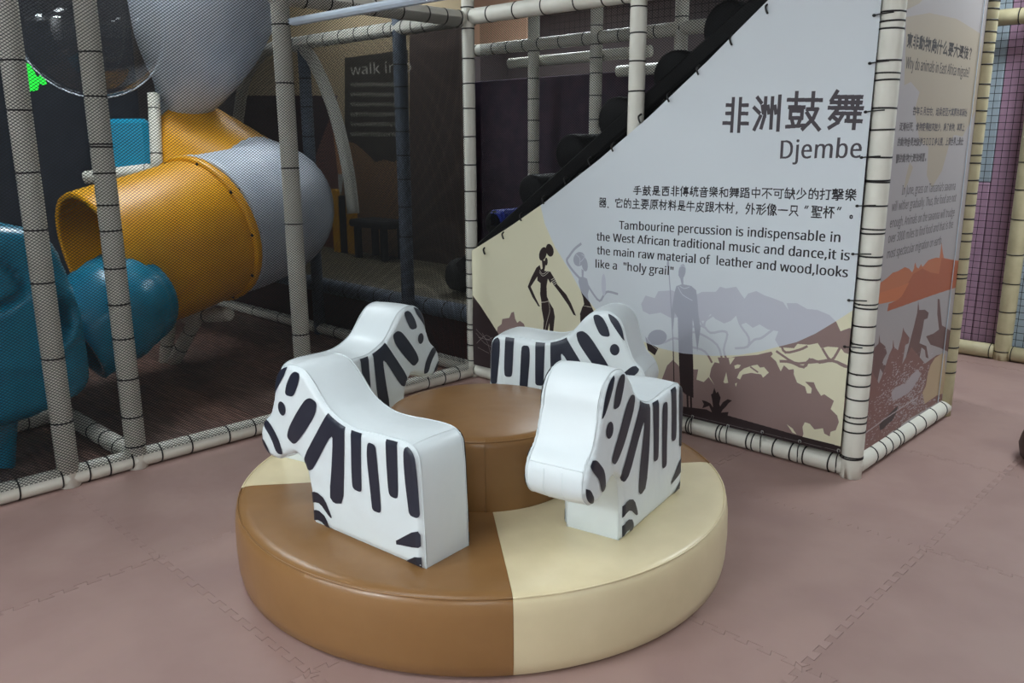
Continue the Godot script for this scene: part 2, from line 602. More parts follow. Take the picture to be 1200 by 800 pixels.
func frames():
	var f := thing("play_frame", "white foam padded pipe frame of the big play structure, held by black cable ties", "frame")
	# netted wall
	post(f, XL, -1.16, 2.6, 0.046, M.foam, [71, 129, 202, 269, 331, 419, 494])
	post(f, XL, -1.463, 2.6, 0.046, M.foam, [61, 113, 169, 172, 203, 240, 270, 313.6, 355.6, 395.6, 443, 487, 521])
	post(f, XL, -2.385, 2.6, 0.045, M.foam, [29, 97.5, 197, 262, 391])
	post(f, XL, -3.645, 2.6, 0.038, M.foam, [9, 34, 69, 98, 127, 160, 193, 224, 258, 289.5, 304, 320, 336, 348, 379, 385, 403, 421])
	rail(f, Vector3(XL, 0.045, 0.6), Vector3(XL, 0.045, -3.6), 0.045, M.foam, [20, 70.5, 102, 126, 152, 186, 221, 265, 295, 498, 517, 534])
	rail(f, Vector3(XL, 2.19, -2.33), Vector3(XL, 2.19, -3.6), 0.046, M.foam, [332, 355, 384, 408, 436, 468, 498, 519, 536], true)
	rail(f, Vector3(XL, 2.235, 0.6), Vector3(XL, 2.235, -2.33), 0.040, M.foam, [250, 295])
	# banner wall
	rail(f, Vector3(XL + 0.03, 0.045, ZB), Vector3(XS - 0.03, 0.045, ZB), 0.045, M.foam, [559, 809, 812, 844, 848, 879, 885, 910, 929.5, 945, 974.5])
	rail(f, Vector3(XL + 0.03, 2.205, ZB), Vector3(-2.70, 2.205, ZB), 0.046, M.foam, [551, 575, 606, 639, 677, 710, 733])
	rail(f, Vector3(-2.64, 2.205, ZB), Vector3(XS - 0.03, 2.205, ZB), 0.046, M.foam, [])
	post(f, -2.67, ZB, 2.6, 0.042, M.foam, [8, 39, 72, 107])
	post(f, XS, ZB, 2.75, 0.048, M.foam, [14, 25, 34, 71, 86, 94, 127, 152, 184, 211, 213, 241, 268, 273, 300, 310, 326, 355, 360, 381, 402, 411, 436.6, 450, 466, 486, 493, 504, 533, 535])
	# side panel bay
	post(f, XS, -4.88, 2.75, 0.043, M.cream_foam, [2, 11, 24, 38, 51, 62, 76, 99, 115, 130, 145, 168, 182, 191, 211, 226, 240, 256, 273, 282, 302.5, 320.5, 325, 342.5, 365.5, 383.5, 406, 422, 435])
	rail(f, Vector3(XS, 0.045, ZB - 0.03), Vector3(XS, 0.045, -4.90), 0.045, M.foam, [1018, 1028, 1036, 1045, 1049, 1063, 1075, 1088, 1100], true)
	# wall that goes on behind the netted bay
	var im: Material = M.foam
	rail(f, Vector3(-8.0, 0.045, ZB), Vector3(XL - 0.03, 0.045, ZB), 0.042, M.foam, [300, 330, 372, 396, 420, 450])
	rail(f, Vector3(-5.9, 2.2, ZB), Vector3(XL - 0.03, 2.2, ZB), 0.046, im, [348, 366, 384, 402, 420, 437, 455, 464, 475, 487, 500])
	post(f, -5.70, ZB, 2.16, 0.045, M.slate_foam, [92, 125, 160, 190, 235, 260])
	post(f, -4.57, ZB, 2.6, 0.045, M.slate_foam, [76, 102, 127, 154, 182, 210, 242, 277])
	var arch := []
	for p in [[272, 190], [279, 140], [286, 97], [300, 71], [318, 57], [340, 52], [360, 62], [372, 82], [383, 107], [396, 146], [408, 200], [414, 250]]:
		arch.append(on_z(p[0], p[1], ZB))
	part("arch", tube_mesh(spline(arch, 4), [0.045], 14), im, f)
	# wall behind the stair
	post(f, -4.62, -5.0, 2.6, 0.045, im, [60, 92, 116, 141, 165, 190, 215])
	post(f, -4.01, -5.0, 2.6, 0.045, im, [30, 52, 68, 86, 112, 140])
	post(f, -3.30, -5.0, 2.6, 0.045, im, [20, 60, 90])
	rail(f, Vector3(-5.35, 2.2, -5.0), Vector3(XS - 0.03, 2.2, -5.0), 0.045, im, [560, 580, 597, 616, 633, 658, 686, 705, 728, 770, 800])
	rail(f, Vector3(-4.95, 2.085, -5.08), Vector3(-3.6, 2.085, -5.08), 0.04, im, [])
	rail(f, Vector3(-3.9, 1.97, -5.12), Vector3(-2.2, 1.97, -5.12), 0.04, im, [])
	# frame across the aisle
	var g := thing("play_frame", "cream padded pipe frame of the neighbouring purple play area", "frame")
	post(g, -1.53, -6.42, 2.8, 0.052, M.cream_foam, [190, 222, 257, 298, 332, 365, 390, 411])
	rail(g, Vector3(-3.4, 0.05, -6.42), Vector3(-1.58, 0.05, -6.42), 0.05, M.cream_foam, [1119, 1161])
	rail(g, Vector3(-1.48, 0.05, -6.42), Vector3(0.6, 0.05, -6.42), 0.05, M.cream_foam, [1186])
	rail(g, Vector3(-1.86, 2.245, -6.36), Vector3(0.6, 2.245, -6.36), 0.05, M.cream_foam, [1196], true)

# ---------------------------------------------------------------- nets
func diamond_net(o: Vector3, u: Vector3, w: float, h: float, du: float, dv: float, r: float, keep = null) -> ArrayMesh:
	# cords that cross slantwise in the rectangle o + u*[0,w] + up*[0,h]
	var st := begin()
	var n := u.cross(Vector3.UP)
	var slope := dv / du
	for s in [1.0, -1.0]:
		var lo: float = -h / slope if s > 0 else 0.0
		var hi: float = w if s > 0 else w + h / slope
		var c := lo + du * 0.5
		while c < hi:
			# line: y = s * slope * (x - c)
			var x0 := c
			var x1: float = c + s * h / slope
			var y0: float = 0.0
			var y1 := h
			if x0 < 0.0:
				y0 = s * slope * (0.0 - c)
				x0 = 0.0
			if x0 > w:
				y0 = s * slope * (w - c)
				x0 = w
			if x1 < 0.0:
				y1 = s * slope * (0.0 - c)
				x1 = 0.0
			if x1 > w:
				y1 = s * slope * (w - c)
				x1 = w
			if keep != null:
				var cut = keep.call(Vector2(x0, y0), Vector2(x1, y1))
				x0 = cut[0].x
				y0 = cut[0].y
				x1 = cut[1].x
				y1 = cut[1].y
			var a: Vector3 = o + u * x0 + Vector3.UP * y0
			var b: Vector3 = o + u * x1 + Vector3.UP * y1
			if a.distance_to(b) > 0.01:
				cord(st, a, b, r, n, s)
			c += du
	return done(st)

func cord(st: SurfaceTool, a: Vector3, b: Vector3, r: float, n: Vector3, side := 1.0):
	var d := (b - a).normalized()
	var x := d.cross(n).normalized()
	var off := n * (r * 0.6 * side)
	var k := [x * r, n * r, -x * r, -n * r]
	var parts := maxi(1, int(ceil(a.distance_to(b) / 0.14)))
	for s in parts:
		var e := a.lerp(b, float(s) / parts)
		var f := a.lerp(b, float(s + 1) / parts)
		for i in 4:
			var p: Vector3 = k[i] + off
			var q: Vector3 = k[(i + 1) % 4] + off
			quad(st, e + p, e + q, f + q, f + p, k[i] + k[(i + 1) % 4])

func square_net(o: Vector3, u: Vector3, w: float, h: float, cell: float, r: float) -> ArrayMesh:
	var st := begin()
	var n := u.cross(Vector3.UP)
	var x := 0.0
	while x <= w:
		cord(st, o + u * x, o + u * (x + 0.012 * sin(x * 9.0)) + Vector3.UP * h, r, n, 1.0)
		x += cell
	var y := 0.0
	while y <= h:
		cord(st, o + Vector3.UP * y, o + u * w + Vector3.UP * (y + 0.01 * sin(y * 7.0)), r, n, -1.0)
		y += cell
	return done(st)

func nets():
	var a := part("safety_net", diamond_net(Vector3(XL + 0.052, 0.07, 0.6), Vector3(0, 0, -1), 4.155, 2.12, 0.0187, 0.0132, 0.00125), M.net, self)
	tag(a, "fine black diamond net stretched over the white posts in front of the tube slide", "net")
	var b := part("safety_net", diamond_net(Vector3(-8.0, 0.08, ZB + 0.05), Vector3(1, 0, 0), 4.06, 2.1, 0.0187, 0.0132, 0.0012), M.net, self)
	tag(b, "fine black net on the inner wall in front of the raised deck", "net")
	var c := part("safety_net", diamond_net(Vector3(XL + 0.04, 0.5, ZB - 0.045), Vector3(1, 0, 0), 2.36, 1.68, 0.0187, 0.0132, 0.0012), M.net, self)
	tag(c, "fine black net above the slanted banner edge, under the top rail", "net")
	var d := part("square_net", square_net(Vector3(-3.4, 0.09, -6.485), Vector3(1, 0, 0), 4.0, 2.6, 0.047, 0.0018), M.net, self)
	tag(d, "black square mesh net in front of the purple panels", "net")
	var e := part("square_net", square_net(Vector3(-4.6, 2.26, -5.16), Vector3(1, 0, 0), 3.1, 0.34, 0.05, 0.002), M.net, self)
	tag(e, "black square mesh net high above the back rail of the stair bay", "net")

# ---------------------------------------------------------------- round seat
func sector_mesh(prof: Array, a0: float, a1: float, n: int) -> ArrayMesh:
	var st := begin()
	for i in prof.size() - 1:
		var p: Vector2 = prof[i]
		var q: Vector2 = prof[i + 1]
		var o2 := Vector2(q.y - p.y, p.x - q.x)   # outline runs from the bottom edge up and in to the middle
		for k in n:
			var t0 := lerpf(a0, a1, float(k) / n)
			var t1 := lerpf(a0, a1, float(k + 1) / n)
			var e := [Vector3(cos(t0) * p.x, p.y, sin(t0) * p.x), Vector3(cos(t1) * p.x, p.y, sin(t1) * p.x), Vector3(cos(t1) * q.x, q.y, sin(t1) * q.x), Vector3(cos(t0) * q.x, q.y, sin(t0) * q.x)]
			var tm := (t0 + t1) / 2
			quad(st, e[0], e[1], e[2], e[3], Vector3(cos(tm) * o2.x, o2.y, sin(tm) * o2.x))
	for t in [a0, a1]:
		var w := []
		for p in prof: w.append(Vector3(cos(t) * p.x, p.y, sin(t) * p.x))
		w.append(Vector3(0, prof[0].y, 0))
		var poly := PackedVector2Array()
		for p in prof: poly.append(p)
		poly.append(Vector2(0, prof[0].y))
		var idx := Geometry2D.triangulate_polygon(poly)
		var out := Vector3(-sin(t), 0, cos(t)) * (1.0 if t == a1 else -1.0)
		for k in range(0, idx.size(), 3):
			st.set_smooth_group(-1)
			tri(st, w[idx[k]], w[idx[k + 1]], w[idx[k + 2]], out)
	return done(st)

func arc_tube(r: float, y: float, a0: float, a1: float, thick: float, n: int) -> ArrayMesh:
	var p := []
	for k in n + 1:
		var t := lerpf(a0, a1, float(k) / n)
		p.append(Vector3(cos(t) * r, y, sin(t) * r))
	return tube_mesh(p, [thick], 8)

func round_seat():
	var o := thing("round_seat", "low round padded seat in brown and cream quarters with a raised brown drum", "seat", SEAT)
	var R := 0.905
	var H := SEAT_H
	var prof := [Vector2(R - 0.022, 0.0), Vector2(R - 0.006, 0.012), Vector2(R + 0.001, 0.05), Vector2(R + 0.004, 0.12), Vector2(R + 0.002, 0.20), Vector2(R - 0.002, H - 0.03), Vector2(R - 0.009, H - 0.012), Vector2(R - 0.022, H - 0.003), Vector2(R - 0.05, H), Vector2(0.6, H), Vector2(0.35, H), Vector2(0.02, H)]
	var s0 := deg_to_rad(38.7)
	for k in 4:
		var a := s0 + k * PI / 2
		var q := part("seat_quarter", sector_mesh(prof, a + 0.0004, a + PI / 2 - 0.0004, 32), M.brown_vinyl if k % 2 == 0 else M.cream_vinyl, o)
		q.set_meta("label", ("brown" if k % 2 == 0 else "cream") + " padded quarter of the round seat")
		part("piping", arc_tube(R - 0.010, H - 0.009, a, a + PI / 2, 0.0032, 32), M.brown_vinyl if k % 2 == 0 else M.cream_vinyl, q)
	var r := 0.352
	var h := 0.262
	var dp := [Vector2(r - 0.004, 0.0), Vector2(r + 0.002, 0.03), Vector2(r + 0.003, 0.12), Vector2(r, h - 0.05), Vector2(r + 0.001, h - 0.032), Vector2(r - 0.003, h - 0.014), Vector2(r - 0.014, h - 0.004), Vector2(r - 0.035, h), Vector2(0.2, h + 0.003), Vector2(0.0, h + 0.004)]
	var d := part("drum", sector_mesh(dp, 0.0, TAU, 72), M.brown_vinyl, o, Vector3(0, H - 0.001, 0))
	d.set_meta("label", "raised brown padded drum in the middle of the round seat")
	part("piping", arc_tube(r - 0.006, h - 0.010, 0, TAU, 0.003, 64), M.brown_vinyl, d)
	for k in 4:
		var t := deg_to_rad(42.7) + k * PI / 2
		var p := []
		for e in dp.slice(0, 7): p.append(Vector3(cos(t) * (e.x + 0.0006), e.y, sin(t) * (e.x + 0.0006)))
		part("seam", tube_mesh(p, [0.0017], 6), M.brown_vinyl, d)

# ---------------------------------------------------------------- zebra seats
func chaikin(p: PackedVector2Array, times := 2) -> PackedVector2Array:
	for t in times:
		var o := PackedVector2Array()
		for i in p.size():
			var a := p[i]
			var b := p[(i + 1) % p.size()]
			o.append(a.lerp(b, 0.2))
			o.append(a.lerp(b, 0.8))
		p = o
	return p

func v2(a: Array) -> PackedVector2Array:
	var o := PackedVector2Array()
	for i in range(0, a.size(), 2): o.append(Vector2(a[i], a[i + 1]))
	return o

func mirrored(m: ArrayMesh) -> ArrayMesh:   # the same sheet for the other flank
	var a := m.surface_get_arrays(0)
	var v: PackedVector3Array = a[Mesh.ARRAY_VERTEX]
	var n: PackedVector3Array = a[Mesh.ARRAY_NORMAL]
	for i in v.size():
		v[i].z = -v[i].z
		n[i].z = -n[i].z
	var idx: PackedInt32Array = a[Mesh.ARRAY_INDEX]
	for i in range(0, idx.size(), 3):
		var t := idx[i]
		idx[i] = idx[i + 1]
		idx[i + 1] = t
	var b := []
	b.resize(Mesh.ARRAY_MAX)
	b[Mesh.ARRAY_VERTEX] = v
	b[Mesh.ARRAY_NORMAL] = n
	b[Mesh.ARRAY_INDEX] = idx
	var o := ArrayMesh.new()
	o.add_surface_from_arrays(Mesh.PRIMITIVE_TRIANGLES, b)
	return o

func zebras():
	var key := v2([0.0, 0.0, 0.002, 0.10, 0.006, 0.22, 0.010, 0.30, 0.018, 0.350, 0.045, 0.376, 0.096, 0.383, 0.17, 0.380, 0.25, 0.375, 0.323, 0.378, 0.395, 0.401, 0.439, 0.431, 0.500, 0.493, 0.546, 0.522, 0.606, 0.526, 0.655, 0.505, 0.684, 0.465, 0.699, 0.412, 0.732, 0.338, 0.775, 0.297, 0.795, 0.25, 0.786, 0.210, 0.75, 0.184, 0.70, 0.183, 0.655, 0.202, 0.598, 0.222, 0.560, 0.207, 0.540, 0.175, 0.529, 0.10, 0.525, 0.0])
	var outline := spline(Array(key), 4)
	var poly := PackedVector2Array(outline)
	var hw := 0.1065
	var r := 0.017
	var closest := func(p: Vector2) -> Vector2:
		var best := 1.0
		var at := p
		for i in outline.size():
			var q := Geometry2D.get_closest_point_to_segment(p, outline[i], outline[(i + 1) % outline.size()])
			var e := p.distance_squared_to(q)
			if e < best:
				best = e
				at = q
		return at
	var depth := func(p: Vector2, lift: float) -> Vector3:
		var near: Vector2 = closest.call(p)
		var d := p.distance_to(near)
		var z := hw + 0.006 * (1.0 - exp(-d / 0.07)) + 0.0015 * sin(p.x * 31.0 + 2.0) * sin(p.y * 23.0)
		var n := Vector3.BACK
		if d < r:
			var c := (r - d) / r
			z -= r - r * sqrt(maxf(0.0, 1.0 - c * c))
			var o := (near - p).normalized() * c
			n = Vector3(o.x, o.y, sqrt(maxf(0.0, 1.0 - c * c)))
		return Vector3(p.x, p.y, z) + n * lift
	var flank := clipped_sheet(poly, 0.011, func(p): return depth.call(p, 0.0), Vector3.BACK)
	var shapes := [
		["ear_patch", [0.600, 0.56, 0.74, 0.52, 0.74, 0.40, 0.694, 0.408, 0.660, 0.448, 0.618, 0.498], 1],
		["mane_patch", [0.585, 0.56, 0.46, 0.52, 0.455, 0.455, 0.476, 0.466, 0.510, 0.498, 0.548, 0.518], 1],
		["stripe", [0.567, 0.513, 0.540, 0.508, 0.552, 0.471, 0.580, 0.425, 0.627, 0.424, 0.616, 0.461, 0.590, 0.500], 2],
		["stripe", [0.490, 0.440, 0.458, 0.428, 0.472, 0.384, 0.535, 0.311, 0.594, 0.256, 0.632, 0.276, 0.617, 0.311, 0.553, 0.391, 0.518, 0.428], 2],
		["muzzle_stripe", [0.760, 0.312, 0.731, 0.311, 0.679, 0.265, 0.662, 0.207, 0.697, 0.205, 0.720, 0.253, 0.766, 0.290], 2],
		["nostril_patch", [0.83, 0.262, 0.792, 0.246, 0.767, 0.234, 0.742, 0.203, 0.744, 0.15, 0.83, 0.15], 1],
		["stripe", [0.390, 0.45, 0.327, 0.45, 0.334, 0.256, 0.350, 0.118, 0.397, 0.106, 0.420, 0.125, 0.389, 0.294, 0.386, 0.336, 0.408, 0.318, 0.494, 0.200, 0.525, 0.184, 0.551, 0.202, 0.543, 0.230, 0.462, 0.336, 0.405, 0.410], 1],
		["stripe", [0.303, 0.45, 0.252, 0.45, 0.255, 0.215, 0.256, 0.180, 0.297, 0.182, 0.300, 0.215], 2],
		["stripe", [0.222, 0.352, 0.184, 0.350, 0.180, 0.315, 0.171, 0.165, 0.172, 0.134, 0.211, 0.134, 0.214, 0.165, 0.227, 0.304], 2],
		["stripe", [0.145, 0.45, 0.096, 0.45, 0.089, 0.240, 0.092, 0.202, 0.130, 0.203, 0.135, 0.240], 2],
		["stripe", [0.066, 0.366, 0.040, 0.376, 0.020, 0.350, 0.009, 0.195, 0.012, 0.160, 0.048, 0.163, 0.052, 0.200, 0.064, 0.300], 2],
		["leg_stripe", [0.545, 0.100, 0.494, 0.121, 0.447, 0.108, 0.412, 0.051, 0.424, 0.048, 0.474, 0.084, 0.512, 0.078, 0.545, 0.055], 1],
		["leg_stripe", [0.545, 0.036, 0.490, 0.058, 0.446, 0.043, 0.428, -0.02, 0.444, -0.02, 0.466, 0.018, 0.500, 0.020, 0.545, -0.004], 1],
		["hoof_patch", [0.134, 0.047, 0.018, 0.126, 0.003, 0.100, 0.004, 0.078, 0.018, 0.066], 1],
		["hoof_patch", [0.092, -0.004, 0.016, 0.044, -0.03, 0.02, -0.03, -0.03, 0.092, -0.03], 1],
	]
	var eye := PackedVector2Array()
	for k in 20: eye.append(Vector2(0.649 + 0.0225 * cos(TAU * k / 20), 0.373 + 0.024 * sin(TAU * k / 20)))
	var patches := [["eye", eye]]
	for e in shapes:
		patches.append([e[0], chaikin(v2(e[1]), e[2])])
	var inner: PackedVector2Array = Geometry2D.offset_polygon(poly, -0.0065)[0]
	var meshes := []
	for e in patches:
		for piece in Geometry2D.intersect_polygons(e[1], inner):
			meshes.append([e[0], clipped_sheet(piece, 0.011, func(p): return depth.call(p, 0.0019), Vector3.BACK)])
	# the white band round the edge
	var rows := []
	var ring2 := outline.duplicate()
	ring2.append(outline[0])
	for i in ring2.size():
		var p: Vector2 = ring2[i]
		var a: Vector2 = ring2[maxi(i - 1, 0)]
		var b: Vector2 = ring2[mini(i + 1, ring2.size() - 1)]
		var n := Vector2(-(b.y - a.y), b.x - a.x).normalized()
		var row := []
		for k in 9:
			var z := lerpf(-(hw - r), hw - r, k / 8.0)
			var w := 0.0045 * (1.0 - pow(z / (hw - r), 2.0))
			if p.y < 0.01: w = 0.0
			row.append(Vector3(p.x + n.x * w, p.y + n.y * w, z))
		rows.append(row)
	var st := begin()
	for i in rows.size() - 1:
		var e := Vector2(ring2[i + 1] - ring2[i])
		if i == rows.size() - 2: st.set_smooth_group(1)
		for k in 8:
			quad(st, rows[i][k], rows[i][k + 1], rows[i + 1][k + 1], rows[i + 1][k], Vector3(-e.y, e.x, 0))
	var band := done(st)
	var pip := []
	for s in [-1.0, 1.0]:
		var path := []
		for p in outline: path.append(Vector3(p.x, p.y, s * (hw - r * 0.80)))
		path.append(path[0])
		pip.append(tube_mesh(path, [0.0017], 6, false))
	var z0: Node3D
	for k in 4:
		var label: String = ["zebra striped padded seat on the front brown quarter, facing the tube slide", "zebra striped padded seat on the front cream quarter, showing its blank white face band", "zebra striped padded seat on the back brown quarter, before the banner's dancers", "zebra striped padded seat on the back cream quarter, nose towards the corner post"][k]
		var z: Node3D
		if k == 0:
			z = thing("zebra_seat", label, "seat", Vector3.ZERO, 0.0, "zebra seats on the round seat")
			part("cover_band", band, M.white_vinyl, z)
			var other := mirrored(flank)
			part("flank", flank, M.white_vinyl, z)
			part("flank", other, M.white_vinyl, z)
			for e in meshes:
				part(e[0], e[1], M.navy_vinyl, z)
				part(e[0], mirrored(e[1]), M.navy_vinyl, z)
			for m in pip: part("piping", m, M.white_vinyl, z)
			for x in [-0.028, 0.034]:   # folds sewn down the front of the nose
				var fold := []
				for q in range(19 * 4 + 2, 23 * 4 + 1): fold.append(Vector3(outline[q].x, outline[q].y, x + 0.002 * sin(q)) + Vector3(rows[q][4].x - outline[q].x, rows[q][4].y - outline[q].y, 0.0) * 0.9)
				part("seam", tube_mesh(fold, [0.0013], 6), M.white_vinyl, z)
			for i in [19 * 4 + 1, 23 * 4, 5 * 4]:
				var c := []
				for q in rows[i]: c.append(q)
				part("seam", tube_mesh(c, [0.0016], 6), M.white_vinyl, z)
			z0 = z
		else:
			z = z0.duplicate()
			z.name = numbered("zebra_seat")
			add_child(z)
			z.set_meta("label", label)
		var e: Array = [[-1.790, -1.554, 3.232, 0.98, 1.005], [-1.665, -2.455, 4.905, 0.92, 1.085], [-2.685, -2.670, 6.615, 0.915, 1.02], [-2.805, -1.678, 8.09, 1.02, 1.01]][k]
		z.transform = Transform3D(Basis(Vector3.UP, e[2]) * Basis.from_scale(Vector3(e[3], e[4], 1.0)), Vector3(e[0], SEAT_H + 0.0005, e[1]))

# ---------------------------------------------------------------- printing on cloth
func cr(ox: float, oy: float, s: float, a: Array) -> PackedVector2Array:   # points read off an enlarged view, as photograph pixels
	var o := PackedVector2Array()
	for i in range(0, a.size(), 2): o.append(Vector2(ox + a[i] / s, oy + a[i + 1] / s))
	return o

func sheet(w: int, h: int, base: Color, size: Vector2, plane: Callable) -> Dictionary:
	var im := Image.create(w, h, false, Image.FORMAT_RGBA8)
	im.fill(base)
	return {"im": im, "w": w, "h": h, "size": size, "plane": plane}   # plane: photograph pixel -> metres on the cloth, from its top left corner

func tx(s: Dictionary, p: Vector2) -> Vector2:   # metres -> texels
	return Vector2(p.x / s.size.x * s.w, p.y / s.size.y * s.h)

func fill(s: Dictionary, pts: PackedVector2Array, c: Color):   # texels, even-odd
	var im: Image = s.im
	var lo := 1e9
	var hi := -1e9
	for p in pts:
		lo = minf(lo, p.y)
		hi = maxf(hi, p.y)
	var n := pts.size()
	for y in range(maxi(0, int(floor(lo))), mini(s.h, int(ceil(hi)) + 1)):
		var yy := y + 0.5
		var xs := []
		for i in n:
			var a := pts[i]
			var b := pts[(i + 1) % n]
			if (a.y <= yy) != (b.y <= yy):
				xs.append(a.x + (yy - a.y) / (b.y - a.y) * (b.x - a.x))
		xs.sort()
		for i in range(0, xs.size() - 1, 2):
			var x0 := int(round(xs[i]))
			var x1 := int(round(xs[i + 1]))
			if x1 > x0:
				im.fill_rect(Rect2i(x0, y, x1 - x0, 1), c)

func paint(s: Dictionary, px: PackedVector2Array, c: Color, smooth := 0):
	var o := []
	for p in px: o.append(tx(s, s.plane.call(p)))
	if smooth: o = spline(o, smooth, true)
	fill(s, PackedVector2Array(o), c)

func blob(s: Dictionary, c: Vector2, rx: float, ry: float, col: Color, turn := 0.0):
	var o := PackedVector2Array()
	for k in 24: o.append(c + Vector2(cos(TAU * k / 24) * rx, sin(TAU * k / 24) * ry).rotated(turn))
	paint(s, o, col)

func stroke_m(s: Dictionary, m: Array, w: float, c: Color, caps := true):   # polyline in metres
	for i in m.size() - 1:
		var a: Vector2 = m[i]
		var b: Vector2 = m[i + 1]
		var d := (b - a).normalized()
		var n := Vector2(-d.y, d.x) * (w / 2)
		var e := d * (w * 0.4 if caps else 0.0)
		fill(s, PackedVector2Array([tx(s, a - e + n), tx(s, b + e + n), tx(s, b + e - n), tx(s, a - e - n)]), c)

func stroke(s: Dictionary, px: PackedVector2Array, w: float, c: Color, smooth := 0):   # w in metres
	var m := []
	for p in px: m.append(s.plane.call(p))
	if smooth: m = spline(m, smooth)
	stroke_m(s, m, w, c)

func letters(s: Dictionary, text: String, a: Vector2, b: Vector2, cap: float, c: Color, bold := 0.0):   # a, b: ends of the base line in photograph pixels, cap in metres
	var f := SystemFont.new()
	f.font_names = PackedStringArray(["Droid Sans"])
	var tm := TextMesh.new()
	tm.font = f
	tm.font_size = 64
	tm.depth = 0.0
	tm.curve_step = 2.0
	tm.text = "H"
	var h: PackedVector3Array = tm.get_mesh_arrays()[Mesh.ARRAY_VERTEX]
	var y0 := 1e9
	var y1 := -1e9
	for v in h:
		y0 = minf(y0, v.y)
		y1 = maxf(y1, v.y)
	tm.text = text
	var arr := tm.get_mesh_arrays()
	var vs: PackedVector3Array = arr[Mesh.ARRAY_VERTEX]
	var idx: PackedInt32Array = arr[Mesh.ARRAY_INDEX]
	var x0 := 1e9
	var x1 := -1e9
	for v in vs:
		x0 = minf(x0, v.x)
		x1 = maxf(x1, v.x)
	var pa: Vector2 = s.plane.call(a)
	var pb: Vector2 = s.plane.call(b)
	for i in range(0, idx.size(), 3):
		var t := PackedVector2Array()
		for k in 3:
			var v := vs[idx[i + k]]
			t.append(tx(s, pa.lerp(pb, (v.x - x0) / (x1 - x0)) + Vector2(0, -(v.y - y0) / (y1 - y0) * cap)))
		fill(s, t, c)
		if bold > 0.0:
			for k in 3: t[k].x += bold
			fill(s, t, c)

func glyph(s: Dictionary, ch: String, o: Vector2, u: Vector2, v: Vector2, w: float, c: Color):   # o top left, u and v the sides of the cell, all in metres
	if not GLYPHS.has(ch): return
	for line in GLYPHS[ch].split(";"):
		var n: PackedFloat64Array = line.split_floats(" ")
		var m := []
		for i in range(0, n.size() - 1, 2): m.append(o + u * (n[i] / 20.0) + v * (n[i + 1] / 20.0))
		stroke_m(s, m, w, c)

func characters(s: Dictionary, text: String, a: Vector2, b: Vector2, ha: float, w: float, c: Color, fillx := 0.86):   # a, b: top corners of the line in photograph pixels, ha: height in pixels at a
	var pa: Vector2 = s.plane.call(a)
	var pb: Vector2 = s.plane.call(b)
	var v: Vector2 = s.plane.call(a + Vector2(0, ha)) - pa
	v.x = 0
	var step := (pb - pa) / text.length()
	for i in text.length():
		glyph(s, text[i], pa + step * i, step * fillx, v, w, c)

func print_material(s: Dictionary, rough := 0.75) -> StandardMaterial3D:
	var m := mat(Color.WHITE, rough)
	m.albedo_texture = ImageTexture.create_from_image(s.im)
	m.texture_repeat = false
	return m

